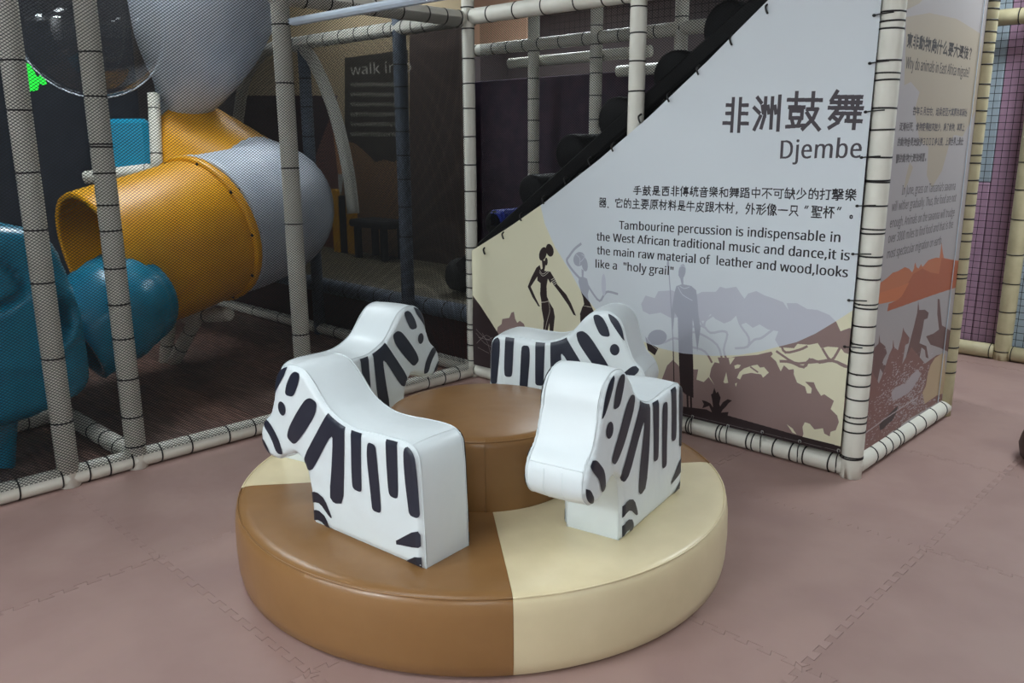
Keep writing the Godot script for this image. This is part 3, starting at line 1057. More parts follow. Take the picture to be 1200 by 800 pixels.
const GLYPHS := {
	"非": "7 0 7 20;2 4 7 4;2 9 7 9;0 15 7 15;13 0 13 20;13 4 19 4;13 9 19 9;13 15 20 15",
	"洲": "2 1 5 4;0 7 4 10;1 20 5 12;8 1 8 12 6 19;6 6 7 10;13 1 13 19;10 6 11 10;18 0 18 20;15 6 16 10",
	"鼓": "0 4 11 4;5 0 5 8;1 8 10 8;2 10 9 10 9 14 2 14 2 10;3 15 4 18;8 15 7 18;0 19 11 18;11 4 20 4;15 0 15 9;12 9 18 9 16 14 10 20;12 11 15 15 20 20",
	"舞": "4 0 1 5;3 3 19 3;6 3 6 9;10 3 10 9;14 3 14 9;17 3 17 9;1 6 19 6;0 9 20 9;5 10 1 15;4 12 9 12 6 17 1 20;3 14 6 16;11 12 19 12;11 16 20 16;12 12 12 16;16 10 16 20",
	"手": "15 1 4 3;2 7 18 7;0 12 20 12;10 2 10 18 7 18",
	"是": "5 1 15 1 15 9 5 9 5 1;5 5 15 5;1 11 19 11;10 11 10 18;10 14 16 14;5 13 2 19;4 15 8 18 20 19",
	"西": "1 2 19 2;3 6 17 6 17 19 3 19 3 6;8 2 8 10 5 13;12 2 12 12 15 12",
	"傳": "5 0 0 8;3 5 3 20;7 3 19 3;13 0 13 11;9 5 17 5 17 10 9 10 9 5;9 7 17 7;8 12 19 12;6 14 20 14;16 12 16 20 14 20;9 16 11 18",
	"統": "5 0 2 5 6 5 1 11 7 10;4 11 4 16;1 13 1 16;7 13 7 15;9 3 20 3;14 0 14 3;13 4 10 8 18 8;16 6 19 9;12 10 11 15 8 20;16 10 16 19 20 19 20 16",
	"音": "10 0 10 3;3 3 17 3;6 4 7 8;14 4 13 8;0 8 20 8;4 11 16 11 16 20 4 20 4 11;4 15 16 15",
	"樂": "10 0 9 2;7 2 13 2 13 10 7 10 7 2;7 6 13 6;4 1 1 4 4 5 1 9 5 9;17 1 15 4 18 5 15 9 19 9;1 13 19 13;10 11 10 20;9 13 2 19;11 13 18 19",
	"和": "8 1 2 3;0 7 10 7;5 2 5 20;5 8 0 15;5 8 10 14;12 5 19 5 19 18 12 18 12 5",
	"蹈": "1 2 7 2 7 7 1 7 1 2;4 7 4 18;4 12 7 12;1 10 1 19;0 19 8 17;17 1 10 2;10 4 11 7;13 4 14 7;18 3 16 7;13 9 10 11 10 19 19 19 19 10 15 10;10 14 13 14;16 14 19 14",
	"中": "2 5 18 5 18 13 2 13 2 5;10 0 10 20",
	"不": "0 2 20 2;11 2 7 9 0 15;10 8 10 20;13 9 19 14",
	"可": "0 3 20 3;16 3 16 19 12 19;3 8 11 8 11 14 3 14 3 8",
	"缺": "4 0 1 6;2 4 9 4;0 9 10 9;5 4 5 18;1 12 1 18 9 18 9 12;12 4 18 4 18 10;10 10 20 10;15 0 15 10 10 20;15 10 20 20",
	"少": "10 0 10 11;5 4 1 11;14 4 19 10;17 10 10 17 2 20",
	"的": "5 0 3 4;2 4 9 4 9 18 2 18 2 4;2 11 9 11;13 0 11 7;12 5 19 5 19 18 16 19;13 9 16 13",
	"打": "0 5 8 5;4 0 4 19 2 19;0 13 8 10;10 3 20 3;16 3 16 19 12 19",
	"擊": "0 2 9 2;5 0 5 9;1 4 8 4 8 7 1 7 1 4;0 9 9 9;11 1 17 1 17 5 20 5;13 1 11 5;11 6 18 6 11 11;13 7 19 11;17 11 3 12;2 14 18 14;0 17 20 17;10 12 10 20 7 20",
	"器": "2 1 8 1 8 6 2 6 2 1;12 1 18 1 18 6 12 6 12 1;0 9 20 9;10 7 8 10 1 13;10 9 13 11 20 13;2 14 8 14 8 19 2 19 2 14;12 14 18 14 18 19 12 19 12 14;15 7 17 8",
	"它": "10 0 10 3;1 7 1 3 19 3 19 7;15 7 5 11;5 7 5 18 18 18 18 14",
	"主": "9 0 12 3;3 5 17 5;4 11 16 11;0 19 20 19;10 5 10 19",
	"要": "1 1 19 1;3 4 17 4 17 9 3 9 3 4;8 1 8 9;12 1 12 9;0 12 20 12;8 9 4 15 15 20;14 12 10 17 2 20",
	"原": "2 1 20 1;2 1 2 12 0 20;11 2 9 4;6 4 17 4 17 11 6 11 6 4;6 7 17 7;11 11 11 19 9 19;7 13 4 18;15 13 19 18",
	"材": "0 5 9 5;5 0 5 20;5 6 0 13;5 8 9 12;10 6 20 6;16 0 16 19 13 19;16 7 10 15",
	"料": "1 2 3 6;9 2 7 6;0 8 10 8;5 0 5 20;5 9 0 15;5 9 10 14;12 3 15 5;12 8 15 10;11 14 20 12;17 0 17 20",
	"牛": "5 1 1 8;4 5 18 5;0 12 20 12;10 0 10 20",
	"皮": "3 4 19 4 17 7;3 4 3 13 0 20;10 0 10 10;4 10 16 10 12 16 4 20;6 11 12 17 19 20",
	"跟": "1 2 7 2 7 7 1 7 1 2;4 7 4 18;4 12 7 12;1 10 1 19;0 19 8 17;11 1 18 1 18 9 11 9;11 5 18 5;11 1 11 19 15 17;13 9 16 15 20 19;19 11 16 13",
	"木": "0 5 20 5;10 0 10 20;10 6 0 16;10 6 20 16",
	"外": "5 0 0 10;4 4 9 4 6 14 1 20;2 9 6 12;14 0 14 20;14 8 19 12",
	"形": "0 3 10 3;0 9 11 9;4 3 4 12 1 19;8 3 8 20;18 0 12 5;19 6 12 12;20 12 11 20",
	"像": "5 0 0 8;3 5 3 20;10 0 7 5;10 2 16 2 14 5;8 5 18 5 18 9 8 9 8 5;13 5 13 9;12 9 7 13;10 11 14 15 14 20 12 20;13 13 6 17;14 16 7 20;18 10 15 13 20 19",
	"一": "0 10 20 10",
	"只": "4 2 16 2 16 11 4 11 4 2;7 13 1 19;13 13 19 19",
	"聖": "0 1 10 1;2 1 2 10;8 1 8 12;2 4 8 4;2 7 8 7;0 11 9 9;12 2 19 2 19 8 12 8 12 2;3 13 17 13;3 16 17 16;0 20 20 20;10 13 10 20",
	"杯": "0 5 9 5;5 0 5 20;5 6 0 13;5 8 9 12;10 2 20 2;16 2 10 12;15 6 15 20;16 8 20 12",
	"東": "1 3 19 3;4 6 16 6 16 12 4 12 4 6;4 9 16 9;10 0 10 20;10 12 2 19;10 12 18 19",
	"動": "9 0 2 2;0 4 11 4;5 1 5 17;2 6 9 6 9 12 2 12 2 6;2 9 9 9;1 14 10 14;0 18 11 17;12 6 19 6 19 18 16 19;15 1 15 8 11 19",
	"物": "3 1 1 7;2 5 9 5;0 13 9 11;5 0 5 20;12 0 10 7;12 4 20 4 19 18 16 19;15 4 10 13;18 4 12 17",
	"爲": "12 0 3 4;6 3 7 5;16 1 14 4;4 5 18 5 17 9 19 9 18 12;6 5 2 20;5 9 17 9;4 12 20 12 19 19 16 20;6 15 7 17;9 15 10 17;12 15 13 17",
	"什": "6 0 0 9;3 6 3 20;7 8 20 8;14 0 14 20",
	"么": "10 0 1 10;13 7 3 18 17 17;14 13 19 20",
	"大": "0 6 20 6;10 0 9 8 1 20;10 7 19 20",
	"遷": "2 1 4 3;0 7 4 7 4 13;0 19 4 16 20 19;7 2 19 2;8 4 18 4 18 7 8 7 8 4;11 2 11 7;15 2 15 7;6 9 20 9;11 8 7 13;9 11 15 11 15 16 10 16",
	"徙": "6 0 1 4;6 5 0 11;4 9 4 20;14 0 14 9;8 4 20 4;8 9 20 9;14 9 14 18;14 13 19 13;10 11 10 17;8 19 11 15 20 19",
	"每": "5 0 1 5;4 3 18 3;5 6 17 6 15 19 3 19 5 6;0 12 20 12",
	"年": "5 0 1 6;4 4 18 4;4 9 17 9;0 14 20 14;5 9 5 14;11 4 11 20",
	"月": "5 1 16 1 16 19 13 19;5 1 5 13 2 20;5 7 16 7;5 12 16 12",
	"左": "0 5 20 5;8 0 0 18;7 11 19 11;13 11 13 19;5 19 20 19",
	"右": "0 5 20 5;8 0 0 14;7 11 17 11 17 19 7 19 7 11",
	"坦": "0 7 7 7;3 1 3 17;0 18 8 15;10 2 18 2 18 14 10 14 10 2;10 8 18 8;8 19 20 19",
	"桑": "7 0 13 0 8 5;2 5 9 5 3 10;12 5 19 5 13 10;0 13 20 13;10 10 10 20;9 13 2 19;11 13 18 19",
	"尼": "3 2 18 2 18 8 3 8;3 2 3 10 0 20;16 10 8 14;8 10 8 19 18 19 18 15",
	"亞": "1 1 19 1;7 1 7 7 3 7 3 13 7 13 7 19;13 1 13 7 17 7 17 13 13 13 13 19;0 19 20 19",
	"草": "0 3 20 3;6 0 6 6;14 0 14 6;5 7 15 7 15 13 5 13 5 7;5 10 15 10;0 16 20 16;10 13 10 20",
	"開": "1 1 8 1 8 8 1 8;1 1 1 20;12 1 19 1 19 20;12 1 12 8 19 8;5 11 15 11;4 15 16 15;8 11 6 19;12 11 12 19",
	"始": "0 6 9 6;4 0 2 12 8 19;7 6 1 19;15 0 11 9 19 9;11 12 19 12 19 19 11 19 11 12",
	"逐": "2 1 4 3;0 7 4 7 4 15;0 19 4 16 20 19;7 2 19 2;14 2 8 8;10 6 15 12 12 17;18 6 14 9;13 9 7 15",
	"漸": "2 1 4 4;0 7 3 10;0 19 4 12;6 3 13 3;9 0 9 20;6 6 13 6 13 12 6 12 6 6;6 15 13 15;19 1 15 3 15 12 13 20;15 8 20 8;18 8 18 20",
	"枯": "0 5 8 5;4 0 4 20;4 6 0 13;4 8 8 12;10 5 20 5;15 0 15 10;11 11 19 11 19 19 11 19 11 11",
	"死": "0 1 20 1;6 1 1 11;4 6 10 6 2 19;4 11 7 13;13 4 13 18 19 18;19 7 13 12",
	"食": "10 0 0 8;10 0 20 8;10 4 10 7;4 7 15 7 15 14 4 14;4 10 15 10;4 7 4 19 10 17;12 15 19 19",
	"變": "2 2 6 2;1 5 7 5;2 7 6 10;8 1 12 1;8 4 12 4;7 7 13 7;15 1 19 4;14 6 19 8;1 12 18 12;8 10 4 16 16 20;14 12 3 20",
	"得": "6 0 1 4;6 5 0 11;4 9 4 20;9 1 18 1 18 7 9 7 9 1;9 4 18 4;8 10 20 10;8 13 20 13;16 10 16 20 14 20;10 15 12 17",
	"越": "0 4 8 4;4 0 4 16;1 8 8 8;4 12 8 12;2 12 0 19;1 16 5 19 20 19;10 4 19 4;11 4 11 14 14 12;14 1 19 14;18 7 13 14",
	"來": "1 3 19 3;10 0 10 20;5 4 3 10;15 4 17 10;9 9 1 18;11 9 19 18",
	"了": "3 2 17 2 10 8 10 19 6 19",
	"上": "10 0 10 19;10 8 17 8;0 19 20 19",
	"會": "10 0 0 7;10 0 20 7;6 7 14 7;3 9 17 9 17 14 3 14 3 9;10 9 10 14;5 15 15 15 15 20 5 20 5 15",
	"長": "5 1 5 11;5 1 17 1;5 4 16 4;5 7 16 7;0 11 20 11;5 11 5 19 10 16;9 11 19 20",
	"途": "2 1 4 3;0 7 4 7 4 15;0 19 4 16 20 19;13 1 7 7;13 1 19 7;9 7 17 7;7 10 19 10;13 7 13 16",
	"跋": "1 2 7 2 7 7 1 7 1 2;4 7 4 18;4 12 7 12;1 10 1 19;0 19 8 17;9 5 20 5;14 0 13 9 8 20;13 9 19 9 9 20;12 12 20 20",
	"涉": "2 1 5 4;1 7 4 10;1 19 5 12;13 0 13 6;9 2 9 6;7 6 20 6;13 3 18 3;14 8 14 14;10 9 7 13;16 9 19 12;18 13 6 20",
	"多": "11 0 3 7;9 3 16 3 2 12;14 8 5 15;12 11 18 11 3 20",
	"公": "7 1 1 10;13 1 19 10;10 8 4 18 16 17;14 13 18 20",
	"里": "3 1 17 1 17 10 3 10 3 1;3 5 17 5;10 1 10 19;2 14 18 14;0 19 20 19",
	"演": "2 1 5 4;1 7 4 10;1 19 5 12;13 0 13 2;7 5 7 2 20 2 20 5;8 6 19 6;9 8 18 8 18 16 9 16 9 8;9 12 18 12;13 6 13 16;11 17 7 20;15 17 19 20",
	"世": "0 7 20 7;4 1 4 19 18 19;10 0 10 13;16 0 16 13;10 13 16 13",
	"界": "4 0 16 0 16 9 4 9 4 0;4 4 16 4;10 0 10 9;9 10 0 15;11 10 20 15;7 13 5 20;13 13 13 20",
	"最": "5 0 15 0 15 6 5 6 5 0;5 3 15 3;0 8 20 8;3 8 3 19;8 8 8 20;3 12 8 12;3 15 8 15;0 18 9 17;11 11 18 11 11 20;12 13 20 20",
	"壯": "1 3 1 10 6 10;6 0 6 20;6 12 0 19;9 8 20 8;14 1 14 19;9 19 20 19",
	"觀": "0 2 10 2;3 0 3 4;7 0 7 4;1 5 4 5 4 8 1 8 1 5;6 5 9 5 9 8 6 8 6 5;2 10 2 20;2 11 10 11;2 14 10 14;2 17 10 17;2 20 10 20;6 11 6 20;12 1 19 1 19 12 12 12 12 1;12 5 19 5;12 8 19 8;13 13 10 20;17 13 17 19 20 19",
	"場": "0 7 7 7;3 1 3 17;0 18 8 15;10 1 18 1 18 8 10 8 10 1;10 4 18 4;8 10 20 10;11 12 19 12 18 19 16 20;12 12 8 17;15 12 11 19",
	"面": "0 1 20 1;10 1 8 5;2 5 18 5 18 19 2 19 2 5;7 5 7 19;13 5 13 19;7 9 13 9;7 14 13 14",
	"3": "3 2 15 2 15 10 6 10;15 10 15 18 3 18", "0": "4 2 15 2 15 18 4 18 4 2", "6": "14 2 5 2 5 18 15 18 15 10 5 10",
	"．": "2 19 4 20", "，": "3 17 4 18 2 21", "“": "11 1 9 5;15 1 13 5", "”": "5 1 3 5;9 1 7 5", "。": "6 14 8 15 8 18 6 19 4 18 4 15 6 14", "？": "4 5 8 1 13 4 9 10 9 14;9 18 9 19",
}

# ---------------------------------------------------------------- the slanted banner
func banner():
	var zb := ZB + 0.048
	var x0 := -3.862
	var x1 := XS - 0.036
	var top := 2.45
	var size := Vector2(x1 - x0, top)
	var plane := func(p: Vector2) -> Vector2:
		var q := on_z(p.x, p.y, zb)
		return Vector2(q.x - x0, top - q.y)
	var pale := Color(0.825, 0.86, 0.92)
	var cream := Color(0.87, 0.85, 0.735)
	var mauve := Color(0.55, 0.46, 0.44)
	var dark := Color(0.165, 0.11, 0.115)
	var ink := Color(0.13, 0.115, 0.135)
	var title_ink := Color(0.29, 0.265, 0.285)
	var line := Color(0.80, 0.78, 0.72)
	var s := sheet(2048, 2048, cream, size, plane)
	# far savanna: crown of the acacia, its boughs, lower scrub
	paint(s, v2([752, 356, 757, 346, 768, 349, 772, 341, 788, 340, 800, 345, 812, 347, 822, 342, 838, 342, 843, 336, 850, 338, 862, 336, 868, 345, 872, 350, 876, 344, 886, 341, 896, 346, 908, 350, 918, 354, 924, 363, 922, 355, 934, 355, 946, 362, 958, 363, 972, 369, 980, 377, 985, 388, 996, 384, 1004, 388, 1004, 417, 990, 413, 985, 407, 970, 406, 962, 408, 958, 402, 948, 404, 934, 403, 930, 408, 913, 407, 908, 398, 912, 388, 900, 386, 890, 380, 882, 384, 874, 378, 866, 381, 862, 370, 856, 376, 848, 379, 838, 374, 832, 368, 826, 376, 812, 376, 800, 372, 786, 372, 775, 366, 762, 368, 754, 364]), mauve)
	for b in [[800, 385, 822, 382, 832, 390, 846, 388, 852, 392, 848, 410, 853, 424], [818, 372, 824, 382, 826, 376, 834, 370], [864, 370, 868, 382, 877, 395, 876, 406, 862, 408], [846, 420, 840, 404, 822, 392, 806, 388], [834, 424, 826, 412, 812, 407, 798, 408], [876, 406, 884, 398, 892, 396, 903, 388, 908, 384], [915, 404, 920, 413, 936, 410, 945, 406], [964, 409, 974, 422, 984, 408], [910, 412, 930, 425, 945, 425, 957, 424, 975, 422, 990, 429, 1002, 429], [800, 400, 790, 396, 775, 402, 760, 396]]:
		stroke(s, v2(b), 0.011, mauve, 3)
	paint(s, cr(780, 410, 5.217, [-30, 200, 10, 95, 45, 60, 80, 95, 100, 150, 165, 160, 165, 118, 200, 118, 190, 180, 235, 195, 265, 165, 300, 212, 270, 160, 280, 110, 300, 75, 330, 80, 318, 45, 400, 48, 425, 40, 560, 30, 600, 20, 645, 10, 660, 40, 680, 90, 700, 132, 720, 95, 750, 122, 780, 118, 780, 150, 800, 200, 850, 225, 862, 265, 888, 266, 892, 235, 850, 195, 905, 198, 918, 232, 950, 280, 970, 270, 1000, 290, 1030, 310, 1010, 360, 1050, 400, 1060, 440, 1040, 490, 1008, 500, 1003, 528, 970, 510, 962, 478, 910, 485, 880, 450, 850, 442, 836, 470, 842, 512, 828, 560, -30, 420]), mauve)
	for h in [[355, 195, 372, 135, 384, 200, 365, 203], [436, 170, 452, 135, 480, 112, 530, 95, 560, 90, 575, 108, 600, 105, 628, 140, 592, 170, 582, 150, 520, 140, 470, 150, 455, 180], [420, 95, 440, 88, 460, 92, 448, 110, 425, 115], [425, 205, 437, 200, 430, 225], [385, 50, 425, 45, 395, 90], [740, 455, 775, 480, 800, 515, 775, 505], [640, 40, 662, 15, 672, 70]]:
		paint(s, cr(780, 410, 5.217, h), cream)
	stroke(s, cr(780, 410, 5.217, [700, 70, 760, 75, 840, 105, 880, 60, 940, 75, 1020, 65, 1110, 100]), 0.013, mauve, 3)
	stroke(s, cr(780, 410, 5.217, [520, 105, 560, 135]), 0.008, mauve)
	# leafy scrub at the left, dark earth with grass
	paint(s, cr(540, 250, 4.2125, [178, 600, 185, 560, 205, 545, 210, 520, 240, 515, 250, 490, 262, 485, 268, 520, 278, 540, 290, 530, 310, 545, 318, 570, 360, 600, 700, 640, 700, 760, 178, 760]), mauve)
	paint(s, cr(540, 250, 4.2125, [60, 405, 100, 455, 150, 530, 195, 605, 190, 650, 160, 700, 150, 780, 60, 780]), dark)
	for g in [[78, 570, 130, 620, 160, 610], [78, 590, 120, 640, 160, 660], [80, 640, 130, 600, 170, 640], [85, 660, 140, 690], [110, 590, 135, 640, 150, 700], [90, 610, 160, 630]]:
		stroke(s, cr(540, 250, 4.2125, g), 0.0022, Color(0.6, 0.56, 0.55), 3)
	paint(s, cr(780, 410, 5.217, [-1200, 20, 100, 344, 250, 362, 285, 380, 268, 340, 240, 350, 226, 355, 236, 330, 224, 305, 250, 312, 275, 325, 292, 350, 288, 310, 280, 270, 290, 265, 300, 230, 312, 262, 322, 252, 338, 290, 330, 330, 335, 345, 350, 320, 380, 300, 406, 308, 385, 325, 370, 345, 350, 365, 340, 382, 385, 378, 380, 400, 560, 452, 800, 520, 1075, 590, 1075, 660, 100, 430, -1200, 90]), dark)
	stroke(s, cr(780, 410, 5.217, [100, 388, 1070, 620]), 0.0022, Color(0.45, 0.42, 0.42))
	# first dancer
	var d1 := [540.0, 250.0, 4.2125]
	paint(s, cr(d1[0], d1[1], d1[2], [396, 228, 416, 238, 413, 262, 408, 284, 440, 288, 456, 318, 440, 345, 426, 322, 420, 360, 422, 410, 434, 436, 456, 470, 463, 510, 456, 590, 440, 590, 437, 540, 426, 590, 406, 590, 408, 530, 396, 470, 394, 432, 388, 400, 390, 345, 374, 332, 374, 312, 342, 362, 365, 415, 388, 460, 380, 459, 350, 412, 328, 362, 345, 318, 370, 268, 386, 255, 392, 278, 400, 272]), dark)
	paint(s, cr(d1[0], d1[1], d1[2], [440, 290, 458, 318, 475, 352, 520, 400, 545, 445, 568, 505, 556, 500, 530, 452, 490, 396, 455, 352, 436, 315]), dark)
	blob(s, cr(540, 250, 4.2125, [402, 200])[0], 4.2, 8.2, dark, 0.25)
	blob(s, cr(540, 250, 4.2125, [436, 182])[0], 4.5, 7.6, dark, -0.2)
	blob(s, cr(540, 250, 4.2125, [418, 238])[0], 1.7, 4.6, dark)
	stroke(s, cr(540, 250, 4.2125, [393, 439, 412, 438, 433, 432]), 0.004, line)
	stroke(s, cr(540, 250, 4.2125, [431, 436, 438, 480, 425, 530, 412, 590]), 0.003, line, 3)
	stroke(s, cr(540, 250, 4.2125, [386, 282, 400, 300, 425, 285]), 0.003, line, 3)
	stroke(s, cr(540, 250, 4.2125, [384, 290, 402, 310, 430, 290]), 0.003, line, 3)
	for k in 4: stroke(s, cr(540, 250, 4.2125, [444 + k * 5, 328 + k * 8, 460 + k * 3, 318 + k * 9]), 0.004, line)
	# second dancer, half under the pale disc
	stroke(s, cr(650, 270, 5.333, [165, 84, 125, 115, 90, 160, 75, 190, 105, 240, 160, 300]), 0.014, dark, 4)
	blob(s, cr(650, 270, 5.333, [155, 178])[0], 7.0, 8.5, dark, 0.3)
	blob(s, cr(650, 270, 5.333, [190, 210])[0], 3.6, 8.5, dark, -0.15)
	paint(s, cr(650, 270, 5.333, [170, 240, 185, 250, 182, 290, 205, 300, 218, 360, 208, 400, 212, 430, 228, 470, 245, 510, 240, 640, 160, 640, 158, 520, 172, 480, 184, 460, 178, 420, 162, 370, 150, 320, 155, 290, 172, 290]), dark)
	stroke(s, cr(650, 270, 5.333, [200, 325, 235, 385, 280, 440, 310, 400, 335, 382, 392, 396]), 0.012, dark, 3)
	stroke(s, cr(650, 270, 5.333, [135, 150, 160, 175, 158, 215]), 0.003, line, 3)
	stroke(s, cr(650, 270, 5.333, [180, 470, 230, 480]), 0.003, line)
	stroke(s, cr(650, 270, 5.333, [172, 150, 190, 165, 165, 195]), 0.003, line, 3)
	blob(s, cr(650, 270, 5.333, [308, 340])[0], 2.6, 13.0, Color(0.62, 0.56, 0.56))
	# seated figure and the man with the spear
	blob(s, Vector2(771, 395), 11.0, 9.0, dark, -0.2)
	paint(s, v2([757, 394, 764, 402, 772, 408, 768, 416, 760, 410]), dark)
	stroke(s, v2([757, 393, 764, 403, 771, 409]), 0.0025, line, 2)
	stroke(s, v2([783, 304, 786, 340, 789, 400, 790, 452]), 0.006, dark)
	blob(s, Vector2(783, 309), 1.4, 4.0, dark)
	blob(s, Vector2(799.5, 318), 4.0, 8.6, dark, 0.12)
	paint(s, v2([797, 324, 801, 325, 801, 333, 810, 335, 815.5, 340, 817, 352, 818, 368, 820.5, 384, 817, 412, 815, 396, 811.5, 372, 811, 396, 812.5, 430, 813, 466, 804, 462, 797.5, 456, 796, 430, 795, 396, 794.5, 372, 791, 366, 788.5, 392, 787, 366, 791, 342, 793, 335, 799, 333]), dark)
	stroke(s, v2([796.5, 313, 800, 311, 803, 313]), 0.003, line, 2)
	blob(s, Vector2(796, 322), 0.9, 0.9, dark)
	paint(s, v2([804.5, 458, 807, 458, 807.5, 478, 805.2, 478]), dark)
	paint(s, v2([808.5, 459, 811, 459, 811.5, 480, 809.2, 480]), dark)
	stroke(s, v2([795, 336, 800, 345, 811, 352]), 0.003, line, 3)
	stroke(s, v2([797, 335, 802, 338, 808, 336]), 0.003, line, 2)
	# the pale disc printed half clear over the landscape
	var o := sheet(2048, 2048, Color(pale.r, pale.g, pale.b, 0.0), size, plane)
	paint(o, v2([628, 200, 633, 238, 638, 262, 650, 290, 659, 304, 669, 319, 682, 343, 700, 365, 725, 386, 755, 400, 775, 408, 800, 414, 835, 417, 866, 416, 890, 412, 905, 408, 933, 401, 955, 391, 978.5, 377, 1001, 362.5, 1030, 338, 1060, 200, 1060, -120, 760, -120]), Color(pale.r, pale.g, pale.b, 0.76))
	s.im.blend_rect(o.im, Rect2i(0, 0, 2048, 2048), Vector2i.ZERO)
	# lettering
	var boxes := [["非", 849.5, 115.5, 878.5, 153.5], ["洲", 885.5, 112.5, 918, 151.5], ["鼓", 925, 108.5, 963, 150.5], ["舞", 973, 107, 1012, 149.5]]
	for e in boxes:
		var a: Vector2 = plane.call(Vector2(e[1], e[2]))
		var b: Vector2 = plane.call(Vector2(e[3], e[2]))
		var c: Vector2 = plane.call(Vector2(e[1], e[4]))
		glyph(s, e[0], a, Vector2(b.x - a.x, b.y - a.y), Vector2(0, c.y - a.y), 0.0165, title_ink)
	letters(s, "Djembe", Vector2(914.4, 185.8), Vector2(1008.6, 184.7), 0.079, title_ink, 2.0)
	characters(s, "手鼓是西非傳統音樂和舞蹈中不可缺少的打擊樂", Vector2(743, 217.5), Vector2(1007, 221.5), 11.0, 0.0052, ink)
	characters(s, "器．它的主要原材料是牛皮跟木材，外形像一只“聖杯”。", Vector2(703, 231.5), Vector2(1010, 243), 11.0, 0.0052, ink)
	letters(s, "Tambourine percussion is indispensable in", Vector2(726, 268.2), Vector2(984.5, 283.6), 0.043, ink, 1.6)
	letters(s, "the West African traditional music and dance,it is", Vector2(700, 281.4), Vector2(995.3, 305), 0.043, ink, 1.6)
	letters(s, "the main raw material of  leather and wood,looks", Vector2(700.3, 297.6), Vector2(993, 324.7), 0.043, ink, 1.6)
	letters(s, "like a  \"holy grail\"", Vector2(698.5, 313.3), Vector2(789, 322.5), 0.043, ink, 1.6)
	# the cloth
	var out := PackedVector2Array()
	var corner := [[556, 294], [600, 263.5], [640, 236], [700, 188.5], [760, 137], [830, 71], [897, 3]]
	for e in corner:
		var q := on_z(e[0], e[1], zb)
		out.append(Vector2(q.x, q.y))
	out[0] = Vector2(x0, out[0].y)
	out.append(Vector2(-1.62, 2.36))
	out.append(Vector2(x1, 2.40))
	var br := on_z(985, 532.5, zb)
	var bl := on_z(799, 489.5, zb)
	out.append(Vector2(x1, br.y))
	out.append(Vector2(x0, bl.y))
	var wave := func(p: Vector2) -> Vector3:
		var w := 0.004 * sin(p.x * 5.0 + p.y * 3.0) + 0.003 * sin(p.x * 11.0 - p.y * 6.0 + 1.0)
		w += 0.006 * exp(-pow((p.x - x0 - (0.75 - p.y) * 0.8) / 0.03, 2.0)) * clampf((0.8 - p.y) * 3.0, 0.0, 1.0) * clampf((p.y - 0.2) * 4.0, 0.0, 1.0)   # tension fold from the left tie
		w += 0.003 * exp(-pow((p.x + 2.62) / 0.012, 2.0)) + 0.003 * exp(-pow((p.x + 3.21) / 0.012, 2.0))   # creases from folding
		return Vector3(p.x, p.y, zb + w * clampf((p.y - 0.05) * 4.0, 0.0, 1.0))
	var t := thing("banner", "large slanted printed banner with Djembe lettering, dancers and savanna", "banner")
	var m := print_material(s)
	part("cloth", clipped_sheet(out, 0.03, wave, Vector3.BACK, func(p): return Vector2((p.x - x0) / size.x, (top - p.y) / size.y)), m, t)
	var eye := TorusMesh.new()
	eye.inner_radius = 0.004
	eye.outer_radius = 0.0085
	eye.rings = 14
	eye.ring_segments = 6
	var knot := SphereMesh.new()
	knot.radius = 0.0075
	knot.height = 0.012
	knot.radial_segments = 12
	knot.rings = 6
	for e in cr(780, 410, 5.217, [167, 405, 383, 462, 593, 500, 822, 557, 1060, 612]):
		var q := on_z(e.x, e.y, zb)
		part("eyelet", eye, M.steel, t, q + Vector3(0, 0, 0.004), Basis(Vector3.RIGHT, PI / 2))
		part("lace", tube_mesh(spline([q + Vector3(0, 0, 0.001), q + Vector3(0.002, -0.012, 0.012), q + Vector3(-0.006, -0.045, 0.006), Vector3(q.x - 0.012, 0.012, ZB + 0.035)], 3), [0.0028], 6), M.tie, t)
	for e in [[1025.5, 18], [1023.5, 74], [1020.5, 131], [1016, 184.5], [1010.7, 241.5], [1005, 298], [1001.7, 352.5], [996.7, 407]]:
		var q := on_z(e[0], e[1], zb)
		q.x = minf(q.x, x1 - 0.02)
		part("eyelet", knot, M.tie, t, q + Vector3(0, 0, 0.003))
		part("lace", tube_mesh(spline([q + Vector3(0, 0, 0.002), q + Vector3(0.02, 0.002, 0.006), Vector3(XS - 0.015, q.y + 0.004, ZB + 0.050), Vector3(XS + 0.02, q.y + 0.006, ZB + 0.047)], 3), [0.0028], 6), M.tie, t)
	for e in [[899, 8], [857, 45], [818, 80], [783.5, 112], [750, 137], [718, 170.5], [691, 187.5], [662.6, 210], [637, 232.5], [610.6, 252.5], [590, 274], [568, 292]]:
		var q := on_z(e[0], e[1], zb)
		part("hook", tube_mesh(spline([q + Vector3(0.008, -0.030, 0.006), q + Vector3(0.002, -0.018, 0.009), q + Vector3(-0.003, 0.002, 0.008), q + Vector3(0.0, 0.014, -0.012)], 3), [0.0048], 6), M.tie, t)

